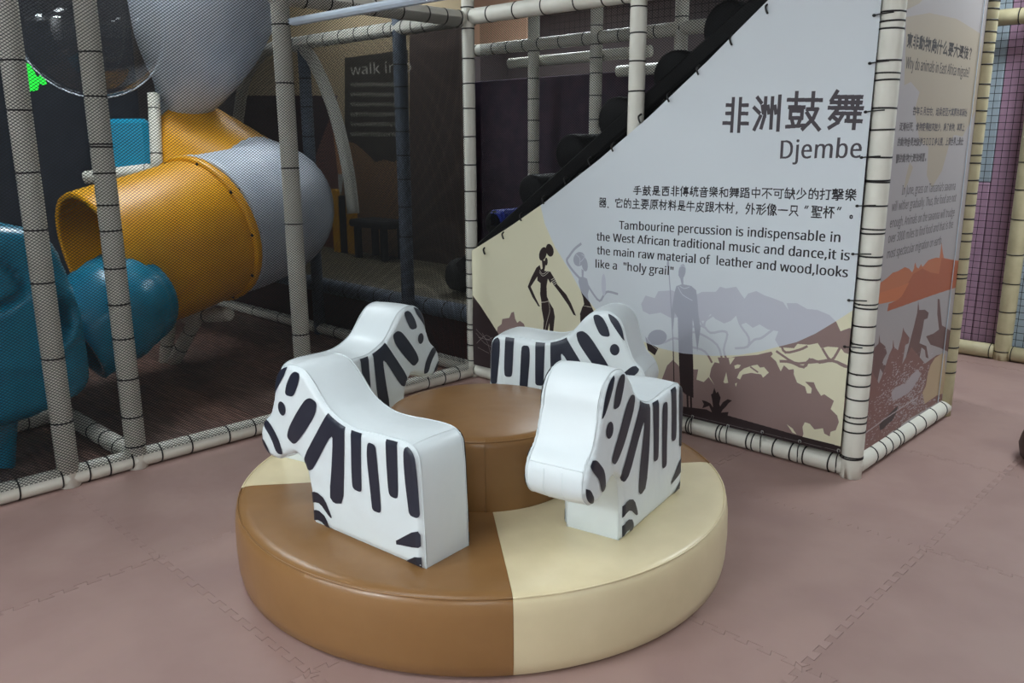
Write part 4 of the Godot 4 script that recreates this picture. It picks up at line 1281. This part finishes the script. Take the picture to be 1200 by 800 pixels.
# ---------------------------------------------------------------- the panel round the corner
func side_panel():
	var xs := XS + 0.004
	var z0 := ZB - 0.035
	var z1 := -4.845
	var top := 2.5
	var size := Vector2(z0 - z1, top)
	var plane := func(p: Vector2) -> Vector2:
		var q := on_x(p.x, p.y, xs)
		return Vector2(z0 - q.z, top - q.y)
	var lilac := Color(0.655, 0.63, 0.63)
	var tan_ := Color(0.655, 0.605, 0.54)
	var orange := Color(0.72, 0.44, 0.31)
	var orange_dark := Color(0.66, 0.375, 0.27)
	var brown := Color(0.44, 0.335, 0.325)
	var brick := Color(0.52, 0.38, 0.355)
	var ink := Color(0.20, 0.17, 0.17)
	var s := sheet(1024, 2048, lilac, size, plane)
	paint(s, v2([1062, 20, 1090, 15, 1120, 22, 1150, 40, 1150, 118, 1128, 160, 1118, 158, 1112, 170, 1104, 200, 1092, 220, 1086, 206, 1088, 172, 1078, 166, 1072, 130, 1078, 108, 1068, 96, 1060, 100, 1062, 50]), tan_)
	paint(s, v2([1060, -30, 1080, -40, 1100, -20, 1078, 4, 1062, 12]), tan_)
	paint(s, v2([1062, 205, 1066, 190, 1070, 196, 1064, 214, 1058, 226]), tan_)
	characters(s, "東非動物爲什么要大遷徙？", Vector2(1064.5, 38.5), Vector2(1141, 57), 16.5, 0.0088, ink, 0.88)
	letters(s, "Why do animals in East Africa migrate?", Vector2(1061.7, 80), Vector2(1135, 90.7), 0.046, ink, 1.5)
	var soft := Color(0.33, 0.30, 0.30)
	characters(s, "每年6月左右，坦桑尼亞大草原的草開始", Vector2(1071, 125), Vector2(1134, 128), 9.5, 0.0055, soft, 0.88)
	characters(s, "逐漸枯死，食物變得越來越少，爲了食物，草原上", Vector2(1055, 143.5), Vector2(1131, 145), 9.5, 0.0055, soft, 0.88)
	characters(s, "的動物會長途跋涉3000多公里，上演世界上最壯", Vector2(1052.5, 161.5), Vector2(1129.5, 161.5), 9.5, 0.0055, soft, 0.88)
	characters(s, "觀的動物大遷徙場面。", Vector2(1050.7, 181), Vector2(1088, 179.5), 9.5, 0.0055, soft, 0.88)
	letters(s, "In June, grass on Tanzania's savanna", Vector2(1056.5, 228.2), Vector2(1119.2, 222.4), 0.041, soft, 1.2)
	letters(s, "will wither gradually. Thus, the food are not", Vector2(1044.5, 247.4), Vector2(1120, 236), 0.041, soft, 1.2)
	letters(s, "enough. Animals on the savanna will trudge", Vector2(1042.3, 266.8), Vector2(1118.3, 253), 0.041, soft, 1.2)
	letters(s, "over 3000 miles to find food and that is the", Vector2(1040.2, 284.8), Vector2(1116.5, 266.8), 0.041, soft, 1.2)
	letters(s, "most spectacular migration on earth.", Vector2(1038.8, 302.8), Vector2(1104, 286), 0.041, soft, 1.2)
	# hills
	var k := [1000.0, 290.0, 6.15]
	paint(s, cr(k[0], k[1], k[2], [160, 330, 190, 255, 235, 222, 280, 180, 320, 168, 368, 140, 400, 152, 422, 180, 436, 150, 441, 118, 447, 108, 455, 140, 470, 152, 490, 118, 500, 140, 545, 90, 600, 72, 625, 75, 632, 30, 638, -40, 646, 20, 655, 75, 700, 85, 760, 95, 760, 250, 560, 330, 160, 412]), orange)
	paint(s, cr(k[0], k[1], k[2], [240, 458, 250, 405, 320, 375, 345, 350, 400, 240, 430, 190, 500, 150, 560, 180, 620, 190, 640, 75, 760, 100, 760, 280, 500, 370]), orange_dark)
	paint(s, cr(k[0], k[1], k[2], [165, 335, 400, 255, 345, 350, 300, 378, 165, 412]), Color(0.76, 0.45, 0.30))
	# herd
	paint(s, cr(k[0], k[1], k[2], [100, 760, 150, 720, 178, 690, 184, 630, 190, 680, 225, 710, 238, 760, 215, 800, 205, 830, 240, 860, 230, 900, 210, 905, 190, 870, 60, 1500, 60, 900]), brown)
	paint(s, cr(k[0], k[1], k[2], [225, 860, 250, 780, 278, 720, 283, 660, 290, 715, 318, 740, 345, 640, 358, 575, 365, 600, 405, 650, 398, 690, 375, 700, 340, 900, 240, 1400, 60, 1500, 140, 1100]), brick)
	paint(s, cr(k[0], k[1], k[2], [370, 820, 440, 560, 462, 470, 470, 385, 478, 450, 520, 448, 548, 470, 540, 510, 515, 520, 505, 580, 480, 690, 530, 710, 545, 800, 525, 790, 520, 740, 495, 720, 460, 900, 330, 1330, 240, 1300]), brown)
	paint(s, cr(k[0], k[1], k[2], [528, 640, 580, 620, 620, 590, 608, 480, 612, 370, 625, 372, 632, 470, 640, 560, 700, 600, 700, 760, 620, 720, 560, 700]), brown)
	paint(s, cr(1000, 400, 6.15, [20, 560, 130, 210, 180, 300, 260, 120, 330, 200, 420, 40, 520, 160, 600, 100, 640, 90, 640, 420, 400, 560, 60, 800, 20, 800]), brick)
	# scuffed and torn away print near the floor
	var rng := RandomNumberGenerator.new()
	rng.seed = 11
	for i in 900:
		var c := Vector2(rng.randfn(1062, 17), rng.randfn(458, 18))
		var d := Vector2(1016 + (540 - c.y) * 0.13, 0)
		if c.x < d.x or c.x > 1104 or c.y < 405 or c.y > 540: continue
		var rr := rng.randf_range(0.3, 1.3)
		paint(s, PackedVector2Array([c + Vector2(-rr, rr), c + Vector2(rr * 0.6, -rr), c + Vector2(rr, rr * 0.2)]), Color(0.70, 0.67, 0.68))
	for i in 500:
		var c := Vector2(rng.randf_range(1012, 1095), 0)
		c.y = 520 - (c.x - 1012) * 0.62 + rng.randf_range(-45, 6)
		var rr := rng.randf_range(0.3, 1.0)
		paint(s, PackedVector2Array([c + Vector2(-rr, rr), c + Vector2(rr * 0.6, -rr), c + Vector2(rr, rr * 0.2)]), Color(0.68, 0.645, 0.65))
	paint(s, cr(1000, 400, 6.15, [270, 370, 300, 330, 380, 300, 420, 240, 470, 200, 490, 240, 440, 320, 400, 370, 330, 410, 280, 430]), Color(0.68, 0.645, 0.655))
	paint(s, cr(1000, 400, 6.15, [185, 600, 230, 550, 300, 480, 322, 462, 310, 510, 280, 570, 250, 590, 215, 630, 190, 640]), Color(0.27, 0.23, 0.235))
	paint(s, cr(1000, 400, 6.15, [640, 85, 590, 120, 560, 170, 540, 230, 525, 320, 500, 370, 515, 450, 600, 390, 660, 370, 660, 90]), Color(0.73, 0.64, 0.52))
	stroke(s, cr(1000, 400, 6.15, [60, 680, 220, 560, 320, 495, 470, 400]), 0.006, Color(0.72, 0.69, 0.70))
	var t := thing("side_panel", "narrow printed panel about migrating animals, scuffed near the floor, round the corner from the banner", "panel")
	var poly := PackedVector2Array([Vector2(0, 0.075), Vector2(size.x, 0.075), Vector2(size.x, top - 0.02), Vector2(0, top - 0.02)])
	part("cloth", clipped_sheet(poly, 0.06, func(p): return Vector3(xs + 0.003 * sin(p.x * 6.0) * sin(p.y * 2.3), p.y, z0 - p.x), Vector3.RIGHT, func(p): return Vector2(p.x / size.x, (top - p.y) / top)), print_material(s, 0.5), t)
	part("clear_cover_edge", box_mesh(Vector3(0.003, 2.3, 0.006), 0.0008), M.aluminium, t, Vector3(xs + 0.005, 1.25, z1 + 0.09))

# ---------------------------------------------------------------- tube slide behind the net
func slide_section(parent: Node, called: String, m: Material, pts: Array, radii: Array, per := 5) -> MeshInstance3D:
	var c := []
	for p in pts: c.append(at_depth(p[0], p[1], p[2]))
	var path := spline(c, per)
	var rr := []
	for i in path.size():
		var f := float(i) / per
		var k := mini(int(f), radii.size() - 2)
		rr.append(lerpf(radii[k], radii[k + 1], f - k))
	var st := begin()
	var rows := tube_rows(path, rr, 36)
	grid(st, rows, true)
	var inner := []
	for i in rows.size():
		var row := []
		for p in rows[i]: row.append(p.lerp(path[i], 0.03 / rr[i]))
		inner.append(row)
	grid(st, inner, true, true)
	for e in [0, -1]:
		for j in 36:
			var k := (j + 1) % 36
			var d: Vector3 = path[0] - path[1] if e == 0 else path[-1] - path[-2]
			quad(st, rows[e][j], rows[e][k], inner[e][k], inner[e][j], d)
	return part(called, done(st), m, parent)

func flange(parent: Node, m: Material, px: float, py: float, d: float, dir: Vector3, r: float, thick := 0.05):
	var c := at_depth(px, py, d)
	var st := begin()
	var b := frame_of(dir)
	var y := b.y * thick
	var rows := [ring(c - y / 2, b, r - 0.05, 40), ring(c - y / 2, b, r - 0.008, 40), ring(c - y / 2 + b.y * 0.008, b, r, 40), ring(c + y / 2 - b.y * 0.008, b, r, 40), ring(c + y / 2, b, r - 0.008, 40), ring(c + y / 2, b, r - 0.05, 40)]
	for i in rows.size() - 1:
		for j in 40:
			var k := (j + 1) % 40
			var o: Vector3 = (rows[i][j] + rows[i + 1][k]) / 2.0 - c
			if i == 0: o = -y
			if i == 4: o = y
			quad(st, rows[i][j], rows[i][k], rows[i + 1][k], rows[i + 1][j], o)
	var o := part("flange", done(st), m, parent)
	var bolt := SphereMesh.new()
	bolt.radius = 0.011
	bolt.height = 0.022
	bolt.radial_segments = 8
	bolt.rings = 4
	for k in 10:
		var a := TAU * k / 10
		part("bolt", bolt, M.black, o, c + b.x * cos(a) * (r - 0.02) + b.z * sin(a) * (r - 0.02) + y * 0.5)

func slide():
	var t := thing("tube_slide", "yellow and white tube slide with a teal exit, turning down behind the net", "slide")
	slide_section(t, "hood", M.white_plastic, [[252, -90, 5.7], [241, -20, 5.8], [231, 50, 6.0], [221, 100, 6.2], [204, 138, 6.35]], [0.60, 0.53, 0.42, 0.26, 0.10])
	slide_section(t, "upper_tube", M.yellow, [[212, 184, 6.5], [225, 191, 6.48], [250, 205, 6.45], [295, 232, 6.4]], [0.46, 0.46, 0.455, 0.45])
	slide_section(t, "elbow", M.white_plastic, [[285, 226, 6.42], [312, 238, 6.28], [313, 246, 6.0], [285, 257, 5.65], [243, 268, 5.4]], [0.45, 0.45, 0.46, 0.46, 0.46])
	slide_section(t, "lower_tube", M.yellow, [[243, 268, 5.4], [190, 288, 5.16], [140, 304, 4.98], [114, 313, 4.89]], [0.455, 0.45, 0.445, 0.44])
	var dir := at_depth(190, 290, 5.12) - at_depth(243, 268, 5.4)
	flange(t, M.yellow, 238, 270, 5.37, dir, 0.475)
	flange(t, M.white_plastic, 246, 267, 5.415, dir, 0.47, 0.03)
	# teal flared collar and exit
	slide_section(t, "collar", M.teal, [[150, 351, 4.78], [145, 355, 4.73], [140, 358, 4.68], [136, 361, 4.64], [127, 369, 4.57], [108, 382, 4.49], [86, 396, 4.43]], [0.285, 0.268, 0.285, 0.268, 0.285, 0.262, 0.26], 2)
	var xp := -4.16
	var px := [[-60, 262], [-20, 264], [22, 266], [50, 272], [70, 288], [84, 318], [97, 352], [107, 392], [112, 430], [110, 452], [96, 468], [60, 486], [25, 500], [-60, 524]]
	var out := []
	for p in px: out.append(on_x(p[0], p[1], xp))
	var hole1 := []
	for p in [[-60, 290], [-10, 298], [12, 312], [27, 332], [26, 345], [12, 355], [-15, 366], [-60, 378]]: hole1.append(on_x(p[0], p[1], xp))
	var st := SurfaceTool.new()
	st.begin(Mesh.PRIMITIVE_TRIANGLES)
	st.set_smooth_group(0)
	var poly := PackedVector2Array()
	for p in spline(out, 3): poly.append(Vector2(-p.z, p.y))
	var hp := PackedVector2Array()
	for p in spline(hole1, 3): hp.append(Vector2(-p.z, p.y))
	var half := PackedVector2Array()
	for p in [[52, 336], [70, 346], [84, 360], [87, 374], [80, 392], [66, 406], [60, 404]]:
		var q := on_x(p[0], p[1], xp)
		half.append(Vector2(-q.z, q.y))
	var hs := PackedVector2Array(spline(Array(half), 3, true))
	var shell: PackedVector2Array = Geometry2D.clip_polygons(poly, hp)[0]
	var edge := func(p: Vector2, ring_: PackedVector2Array) -> float:
		var best := 9.0
		for i in ring_.size():
			best = minf(best, p.distance_to(Geometry2D.get_closest_point_to_segment(p, ring_[i], ring_[(i + 1) % ring_.size()])))
		return best
	var round_ := func(p: Vector2) -> Vector3:
		var d: float = edge.call(p, poly)
		var e: float = minf(d, edge.call(p, hp) * 2.2)
		var inset := 0.0
		if e < 0.10:
			inset = 0.10 - sqrt(maxf(0.0, 0.01 - (0.10 - e) * (0.10 - e)))
		var g: float = edge.call(p, hs)
		if Geometry2D.is_point_in_polygon(p, hs):
			inset += 0.2 * clampf(g / 0.03, 0.0, 1.0)
		else:
			inset -= 0.03 * exp(-pow((g - 0.02) / 0.022, 2.0))
		inset -= 0.018 * exp(-pow((p.y - 0.52 - 0.07 * sin(p.x * 3.0)) / 0.03, 2.0)) * clampf(d / 0.1, 0.0, 1.0)
		return Vector3(xp - inset, p.y, -p.x)
	part("exit_shell", clipped_sheet(shell, 0.02, round_, Vector3.RIGHT), M.teal, t)
	# rim of the shell, going back
	var back := begin()
	var np := poly.size()
	for i in np:
		var a := poly[i]
		var b := poly[(i + 1) % np]
		var n := Vector3(0, -(b.x - a.x), 0) + Vector3(0, 0, -(b.y - a.y))
		var mid := Vector2((a.x + b.x) / 2, (a.y + b.y) / 2)
		var c := Vector2(0.9, 0.75)
		var outw := Vector3(0, mid.y - c.y, -(mid.x - c.x))
		quad(back, Vector3(xp - 0.1, a.y, -a.x), Vector3(xp - 0.1, b.y, -b.x), Vector3(xp - 0.75, b.y, -b.x), Vector3(xp - 0.75, a.y, -a.x), outw)
	part("exit_side", done(back), M.teal, t)
	var hb := begin()
	for i in hp.size() - 1:
		var a := hp[i]
		var b := hp[i + 1]
		var c := Vector2(0.75, 0.85)
		var inw := -Vector3(0, (a.y + b.y) / 2 - c.y, -((a.x + b.x) / 2 - c.x))
		quad(hb, Vector3(xp - 0.1, a.y, -a.x), Vector3(xp - 0.1, b.y, -b.x), Vector3(xp - 0.2, b.y, -b.x), Vector3(xp - 0.2, a.y, -a.x), inw)
	part("hole_rim", done(hb), M.teal, t)
	var leg := on_y(4, 548, 0.0)
	part("leg", tube_mesh([leg, leg + Vector3(-0.05, 0.22, -0.06), leg + Vector3(-0.12, 0.5, -0.12)], [0.05, 0.045, 0.05], 12), M.teal, t)
	# pipes that carry the tube
	var foot := on_y(203, 425, 0.0)
	pipe(t, "support", foot, at_depth(236, 362, 5.62), 0.045, M.foam, [0.3, 0.6])
	pipe(t, "support", foot + Vector3(-0.08, 0, 0.02), at_depth(199, 372, 5.8), 0.045, M.foam, [0.4])
	pipe(t, "support", at_depth(215, 372, 5.75), at_depth(270, 368, 5.5), 0.045, M.foam, [0.5], true)

# ---------------------------------------------------------------- what stands inside and behind
func interior():
	# dark lining of the netted bay
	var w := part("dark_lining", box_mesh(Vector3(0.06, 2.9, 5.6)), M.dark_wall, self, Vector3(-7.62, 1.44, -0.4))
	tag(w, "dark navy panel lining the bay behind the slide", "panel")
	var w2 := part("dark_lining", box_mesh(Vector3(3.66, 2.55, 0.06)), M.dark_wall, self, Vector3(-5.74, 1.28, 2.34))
	tag(w2, "dark navy end panel of the netted bay", "panel")
	var up := part("added_shade_deck", box_mesh(Vector3(3.8, 0.07, 1.42), 0.01), mottled(Color(0.40, 0.33, 0.26), Color(0.46, 0.38, 0.30), 0.7, 1.0), self, Vector3(-3.48, 2.66, -4.42))  # out of view, added to keep overhead light off the stair bay
	tag(up, "unseen plywood slab added above the stair to shade its bay", "deck")
	# rails on the floor of the bay
	var f := thing("floor_rail", "grey padded floor rails inside the netted bay beside the teal slide exit", "rail")
	pipe(f, "rail", Vector3(XL - 0.02, 0.05, -1.463), Vector3(-5.3, 0.05, -1.463), 0.045, M.foam, [0.12, 0.24, 0.36, 0.6, 0.8])
	pipe(f, "rail", on_y(-20, 505, 0.05), on_y(75, 481, 0.05), 0.05, M.foam, [0.5])
	# teal bin-like panel and little deck left of the slide
	var b := thing("teal_panel", "glossy teal plastic panel standing on a padded deck edge beside the white hood", "panel")
	var c := at_depth(148, 170, 6.0)
	part("panel", box_mesh(Vector3(0.35, 0.36, 0.10), 0.03), M.teal, b, c, Basis(Vector3.UP, YAW))
	pipe(b, "rail", at_depth(100, 208, 5.95), at_depth(176, 199, 5.95), 0.045, M.foam, [0.5, 0.95])
	pipe(b, "post", at_depth(184, 198, 6.0), at_depth(180, 110, 6.0), 0.042, M.foam, [0.2, 0.8])
	# clear bubble with its pale rim
	var bw := thing("bubble_window", "clear plastic bubble dome with a thin pale rim", "dome")
	var bc := at_depth(106, 30, 5.0)
	var bb := Basis(Vector3.UP, YAW + 0.35) * Basis(Vector3.RIGHT, PI / 2)
	var rim := []
	for k in 49:
		var a := TAU * k / 48
		rim.append(bc + bb.x * cos(a) * 0.41 + bb.z * sin(a) * 0.41)
	part("rim", tube_mesh(rim, [0.005], 6, false), M.white_plastic, bw)
	var clear := mat(Color(0.55, 0.52, 0.50, 0.06), 0.03)
	clear.transparency = BaseMaterial3D.TRANSPARENCY_ALPHA
	var st := begin()
	var rows := []
	for i in 9:
		var a := PI / 2 * i / 8.0
		rows.append(ring(bc - bb.y * (-sin(a) * 0.26), bb, maxf(cos(a) * 0.40, 0.004), 32))
	grid(st, rows, true)
	part("dome", done(st), clear, bw)
	# green glowing ornament
	var g := thing("green_light", "small green glowing ornament in the dark bay", "light")
	var glow := mat(Color(0.05, 0.5, 0.12), 0.5)
	glow.emission_enabled = true
	glow.emission = Color(0.08, 0.85, 0.22)
	glow.emission_energy_multiplier = 1.1
	var gc := at_depth(36, 92, 5.6)
	var wing := extrude_mesh(v2([-0.022, 0.09, 0.0, 0.10, 0.05, -0.01, 0.035, -0.07, -0.03, -0.09, -0.035, 0.0]), 0.02)
	part("wing", wing, glow, g, gc, Basis(Vector3.UP, YAW + 0.5))
	part("wing", extrude_mesh(v2([-0.02, 0.0, 0.0, 0.025, 0.03, 0.01, 0.035, -0.03, 0.005, -0.035]), 0.02), glow, g, at_depth(47, 93, 5.58), Basis(Vector3.UP, YAW + 0.5))
	var gl := OmniLight3D.new()
	gl.name = "green_glow"
	gl.light_color = Color(0.1, 1.0, 0.3)
	gl.light_energy = 0.002
	gl.light_size = 0.03
	gl.omni_range = 6.0
	gl.shadow_enabled = true
	g.add_child(gl)
	gl.position = at_depth(42, 92, 5.45)
	# tube light hung from the corner post
	var tl := thing("tube_fitting", "slim pale tube fitting slanting out from the top of the netted corner post", "fitting")
	part("housing", box_mesh(Vector3(1.3, 0.035, 0.05), 0.012), M.aluminium, tl, Vector3(-3.85 + 0.66, 2.063, -2.415))
	part("bracket", box_mesh(Vector3(0.05, 0.03, 0.03), 0.005), M.aluminium, tl, Vector3(-3.845, 2.066, -2.415))
	# raised deck behind the inner net
	var dk := thing("raised_deck", "raised deck with a dark padded edge and a maroon riser behind the inner net", "deck")
	part("deck_top", box_mesh(Vector3(4.3, 0.05, 1.28), 0.01), mottled(Color(0.36, 0.33, 0.25), Color(0.42, 0.39, 0.30), 0.6, 1.0), dk, Vector3(-6.15, 0.385, -4.38))
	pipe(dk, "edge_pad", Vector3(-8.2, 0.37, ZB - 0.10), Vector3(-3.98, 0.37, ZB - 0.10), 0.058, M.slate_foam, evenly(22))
	part("riser", box_mesh(Vector3(4.2, 0.30, 0.03), 0.004), M.maroon, dk, Vector3(-6.1, 0.17, ZB - 0.14))
	# printed wall behind the deck
	mural()
	# dark panels behind the stair
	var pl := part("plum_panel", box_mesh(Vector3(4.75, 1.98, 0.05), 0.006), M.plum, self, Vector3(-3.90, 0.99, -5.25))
	tag(pl, "dark plum fabric panel behind the stair of black rollers", "panel")
	stair()
	# things on the deck
	var yb := thing("yellow_stand", "yellow and black upright stand on the raised deck", "stand")
	var yc := on_z(404, 255, -4.85)
	for e in [[-0.14, 0.05], [0.12, 0.09]]:
		part("upright", box_mesh(Vector3(e[1] + 0.05, 0.62, 0.05), 0.012), M.yellow, yb, Vector3(yc.x + e[0], 0.41 + 0.31, yc.z))
	part("core", box_mesh(Vector3(0.16, 0.56, 0.06), 0.01), M.black, yb, Vector3(yc.x - 0.01, 0.41 + 0.28, yc.z - 0.02))
	var bs := thing("black_stool", "black stool with a wide seat on the raised deck", "stool")
	var sc := on_z(444, 262, -4.85)
	part("seat", box_mesh(Vector3(0.56, 0.07, 0.3), 0.02), M.black, bs, Vector3(sc.x, 0.74, sc.z))
	for e in [[-0.2, -0.1], [0.2, -0.1], [-0.2, 0.1], [0.2, 0.1]]:
		part("leg", box_mesh(Vector3(0.06, 0.30, 0.06), 0.01), M.black, bs, Vector3(sc.x + e[0], 0.41 + 0.15, sc.z + e[1]))
	var bp := part("black_bolster", tube_mesh([Vector3(-4.62, 0.535, -4.15), Vector3(-4.6, 0.535, -4.15), Vector3(-4.17, 0.535, -4.15), Vector3(-4.15, 0.535, -4.15)], [0.08, 0.12, 0.12, 0.08], 20), M.black, self)
	tag(bp, "black round bolster lying on the raised deck beside the corner post", "bolster")
	# purple play area across the aisle
	var zz := -6.52
	var a1 := on_z(1168.5, 150, zz).x
	var yb2 := on_z(1135, 213, zz).y
	var pm := [[-3.4, a1, 0.0, yb2, M.purple, "purple wall panel behind the square net, below the pale blue one"], [-3.4, a1, yb2, 2.9, M.pale_blue, "pale blue wall panel beside the purple ones, behind the square net"], [a1, -1.55, 0.0, 2.9, M.purple, "tall purple wall panel between the pale blue panels"], [-1.55, 0.7, 0.0, 2.9, M.pale_blue, "tall pale blue wall panel on the far side of the cream post"]]
	for e in pm:
		var q := part("wall_panel", box_mesh(Vector3(e[1] - e[0] - 0.004, e[3] - e[2] - 0.004, 0.04), 0.006), e[4], self, Vector3((e[0] + e[1]) / 2, (e[2] + e[3]) / 2, zz - 0.02))
		tag(q, e[5], "panel")
	# pouf added at the edge of the mats to make a dark, shadowy blob
	var pc := on_y(1262, 545, 0.0)
	var pst := begin()
	var prow := []
	for e in [[0.20, 0.0], [0.235, 0.02], [0.245, 0.07], [0.235, 0.12], [0.20, 0.145], [0.10, 0.155], [0.005, 0.157]]:
		prow.append(ring(Vector3(0, e[1], 0), Basis(), e[0], 32))
	grid(pst, prow, true)
	var pf := part("added_cushion", done(pst), mat(Color(0.20, 0.12, 0.11), 0.5), self, pc)
	tag(pf, "dark brown round cushion added on the mats to make a blurry shadow", "cushion")
	# pale poster high on the far wall
	var p0 := on_z(550, 20, -7.6)
	var p1 := on_z(618, 52, -7.6)
	var po := part("poster", box_mesh(Vector3(p1.x - p0.x, 0.86, 0.02), 0.003), mat(Color(0.90, 0.72, 0.60), 0.7), self, Vector3((p0.x + p1.x) / 2, 2.93, -7.6))
	tag(po, "salmon pink sign hanging from the ceiling far behind the nets", "poster")

func mural():
	var zm := -5.06
	var x0 := -9.28
	var x1 := -5.42
	var top := 3.2
	var size := Vector2(x1 - x0, top)
	var plane := func(p: Vector2) -> Vector2:
		var q := on_z(p.x, p.y, zm)
		return Vector2(q.x - x0, top - q.y)
	var beige := Color(0.72, 0.64, 0.51)
	var s := sheet(1024, 768, beige, size, plane)
	paint(s, v2([200, 112, 396, 112, 372, 176, 360, 215, 340, 340, 200, 340]), Color(0.22, 0.12, 0.14))
	paint(s, v2([396, 112, 390, 130, 398, 230, 402, 340, 345, 340, 360, 215, 372, 176]), Color(0.46, 0.29, 0.26))
	paint(s, v2([388, 128, 398, 150, 406, 176, 406, 204, 396, 204, 392, 170]), Color(0.80, 0.56, 0.38))
	paint(s, v2([396, 204, 406, 204, 407, 226, 397, 226]), Color(0.80, 0.79, 0.76))
	paint(s, v2([407, 165, 480, 160, 490, 340, 402, 340, 400, 228]), Color(0.52, 0.39, 0.27))
	paint(s, v2([404, 68, 478, 58, 480, 178, 470, 182, 462, 190, 450, 187, 440, 190, 430, 180, 424, 174, 416, 168, 404, 164]), Color(0.25, 0.22, 0.18))
	paint(s, v2([480, 20, 545, 15, 545, 340, 480, 340]), Color(0.33, 0.27, 0.24))
	letters(s, "walk into", Vector2(411, 88), Vector2(482, 83.5), 0.095, Color(0.72, 0.70, 0.66))
	var rng := RandomNumberGenerator.new()
	rng.seed = 5
	for k in 6:   # lines of small print too far away to read
		var y := 99.0 + 11.6 * k
		var x := 411.0
		while x < 470.0:
			var wv := rng.randf_range(1.2, 2.4)
			stroke(s, v2([x, y + rng.randf_range(-2.6, 0.0), x + wv * 0.6, y + rng.randf_range(0.0, 2.6)]), 0.012, Color(0.62, 0.60, 0.56))
			stroke(s, v2([x + wv, y - 2.0, x + wv, y + 2.4]), 0.010, Color(0.62, 0.60, 0.56))
			x += wv + 1.3
	var o := thing("mural", "printed wall mural with a dark lettered sign and earth coloured fields behind the deck", "mural")
	var mesh := clipped_sheet(PackedVector2Array([Vector2(x0, 0.0), Vector2(x1, 0.0), Vector2(x1, 3.0), Vector2(x0, 3.0)]), 0.5, func(p): return Vector3(p.x, p.y, zm), Vector3.BACK, func(p): return Vector2((p.x - x0) / size.x, (top - p.y) / top))
	part("print", mesh, print_material(s, 0.8), o)
	part("board", box_mesh(Vector3(x1 - x0, 3.0, 0.04), 0.004), M.dark_wall, o, Vector3((x0 + x1) / 2, 1.5, zm - 0.03))

func stair():
	var t := thing("roller_stair", "stair of black padded rollers climbing behind the slanted banner edge", "stair")
	var zs := ZB - 0.10
	var a := on_z(552, 300, zs)
	var b := on_z(915, -22, zs)
	var d := (b - a).normalized()
	var n := Vector3(-d.y, d.x, 0)
	var st := begin()
	var c := (a + b) / 2 + n * -0.012
	part("stringer", box_mesh(Vector3(a.distance_to(b) + 0.3, 0.085, 0.04), 0.01), M.black, t, c, Basis(d, n, Vector3.BACK))
	for e in [[578, 262, 0.085], [620, 224, 0.10], [666, 180, 0.11], [720, 140, 0.122], [788, 89, 0.128], [850, 33, 0.13]]:
		var q := on_z(e[0], e[1], zs - 0.05)
		var r: float = e[2]
		part("roller", tube_mesh([q, q + Vector3(0, 0, -0.012), q + Vector3(0, 0, -0.03), q + Vector3(0, 0, -1.12), q + Vector3(0, 0, -1.14)], [r - 0.02, r - 0.004, r, r, r - 0.02], 28), M.black, t)
	var q := on_z(600, 253, zs - 0.2)
	part("blue_pad", box_mesh(Vector3(0.13, 0.12, 0.3), 0.02), mat(Color(0.06, 0.17, 0.62), 0.5), t, q + Vector3(0, -0.015, 0))
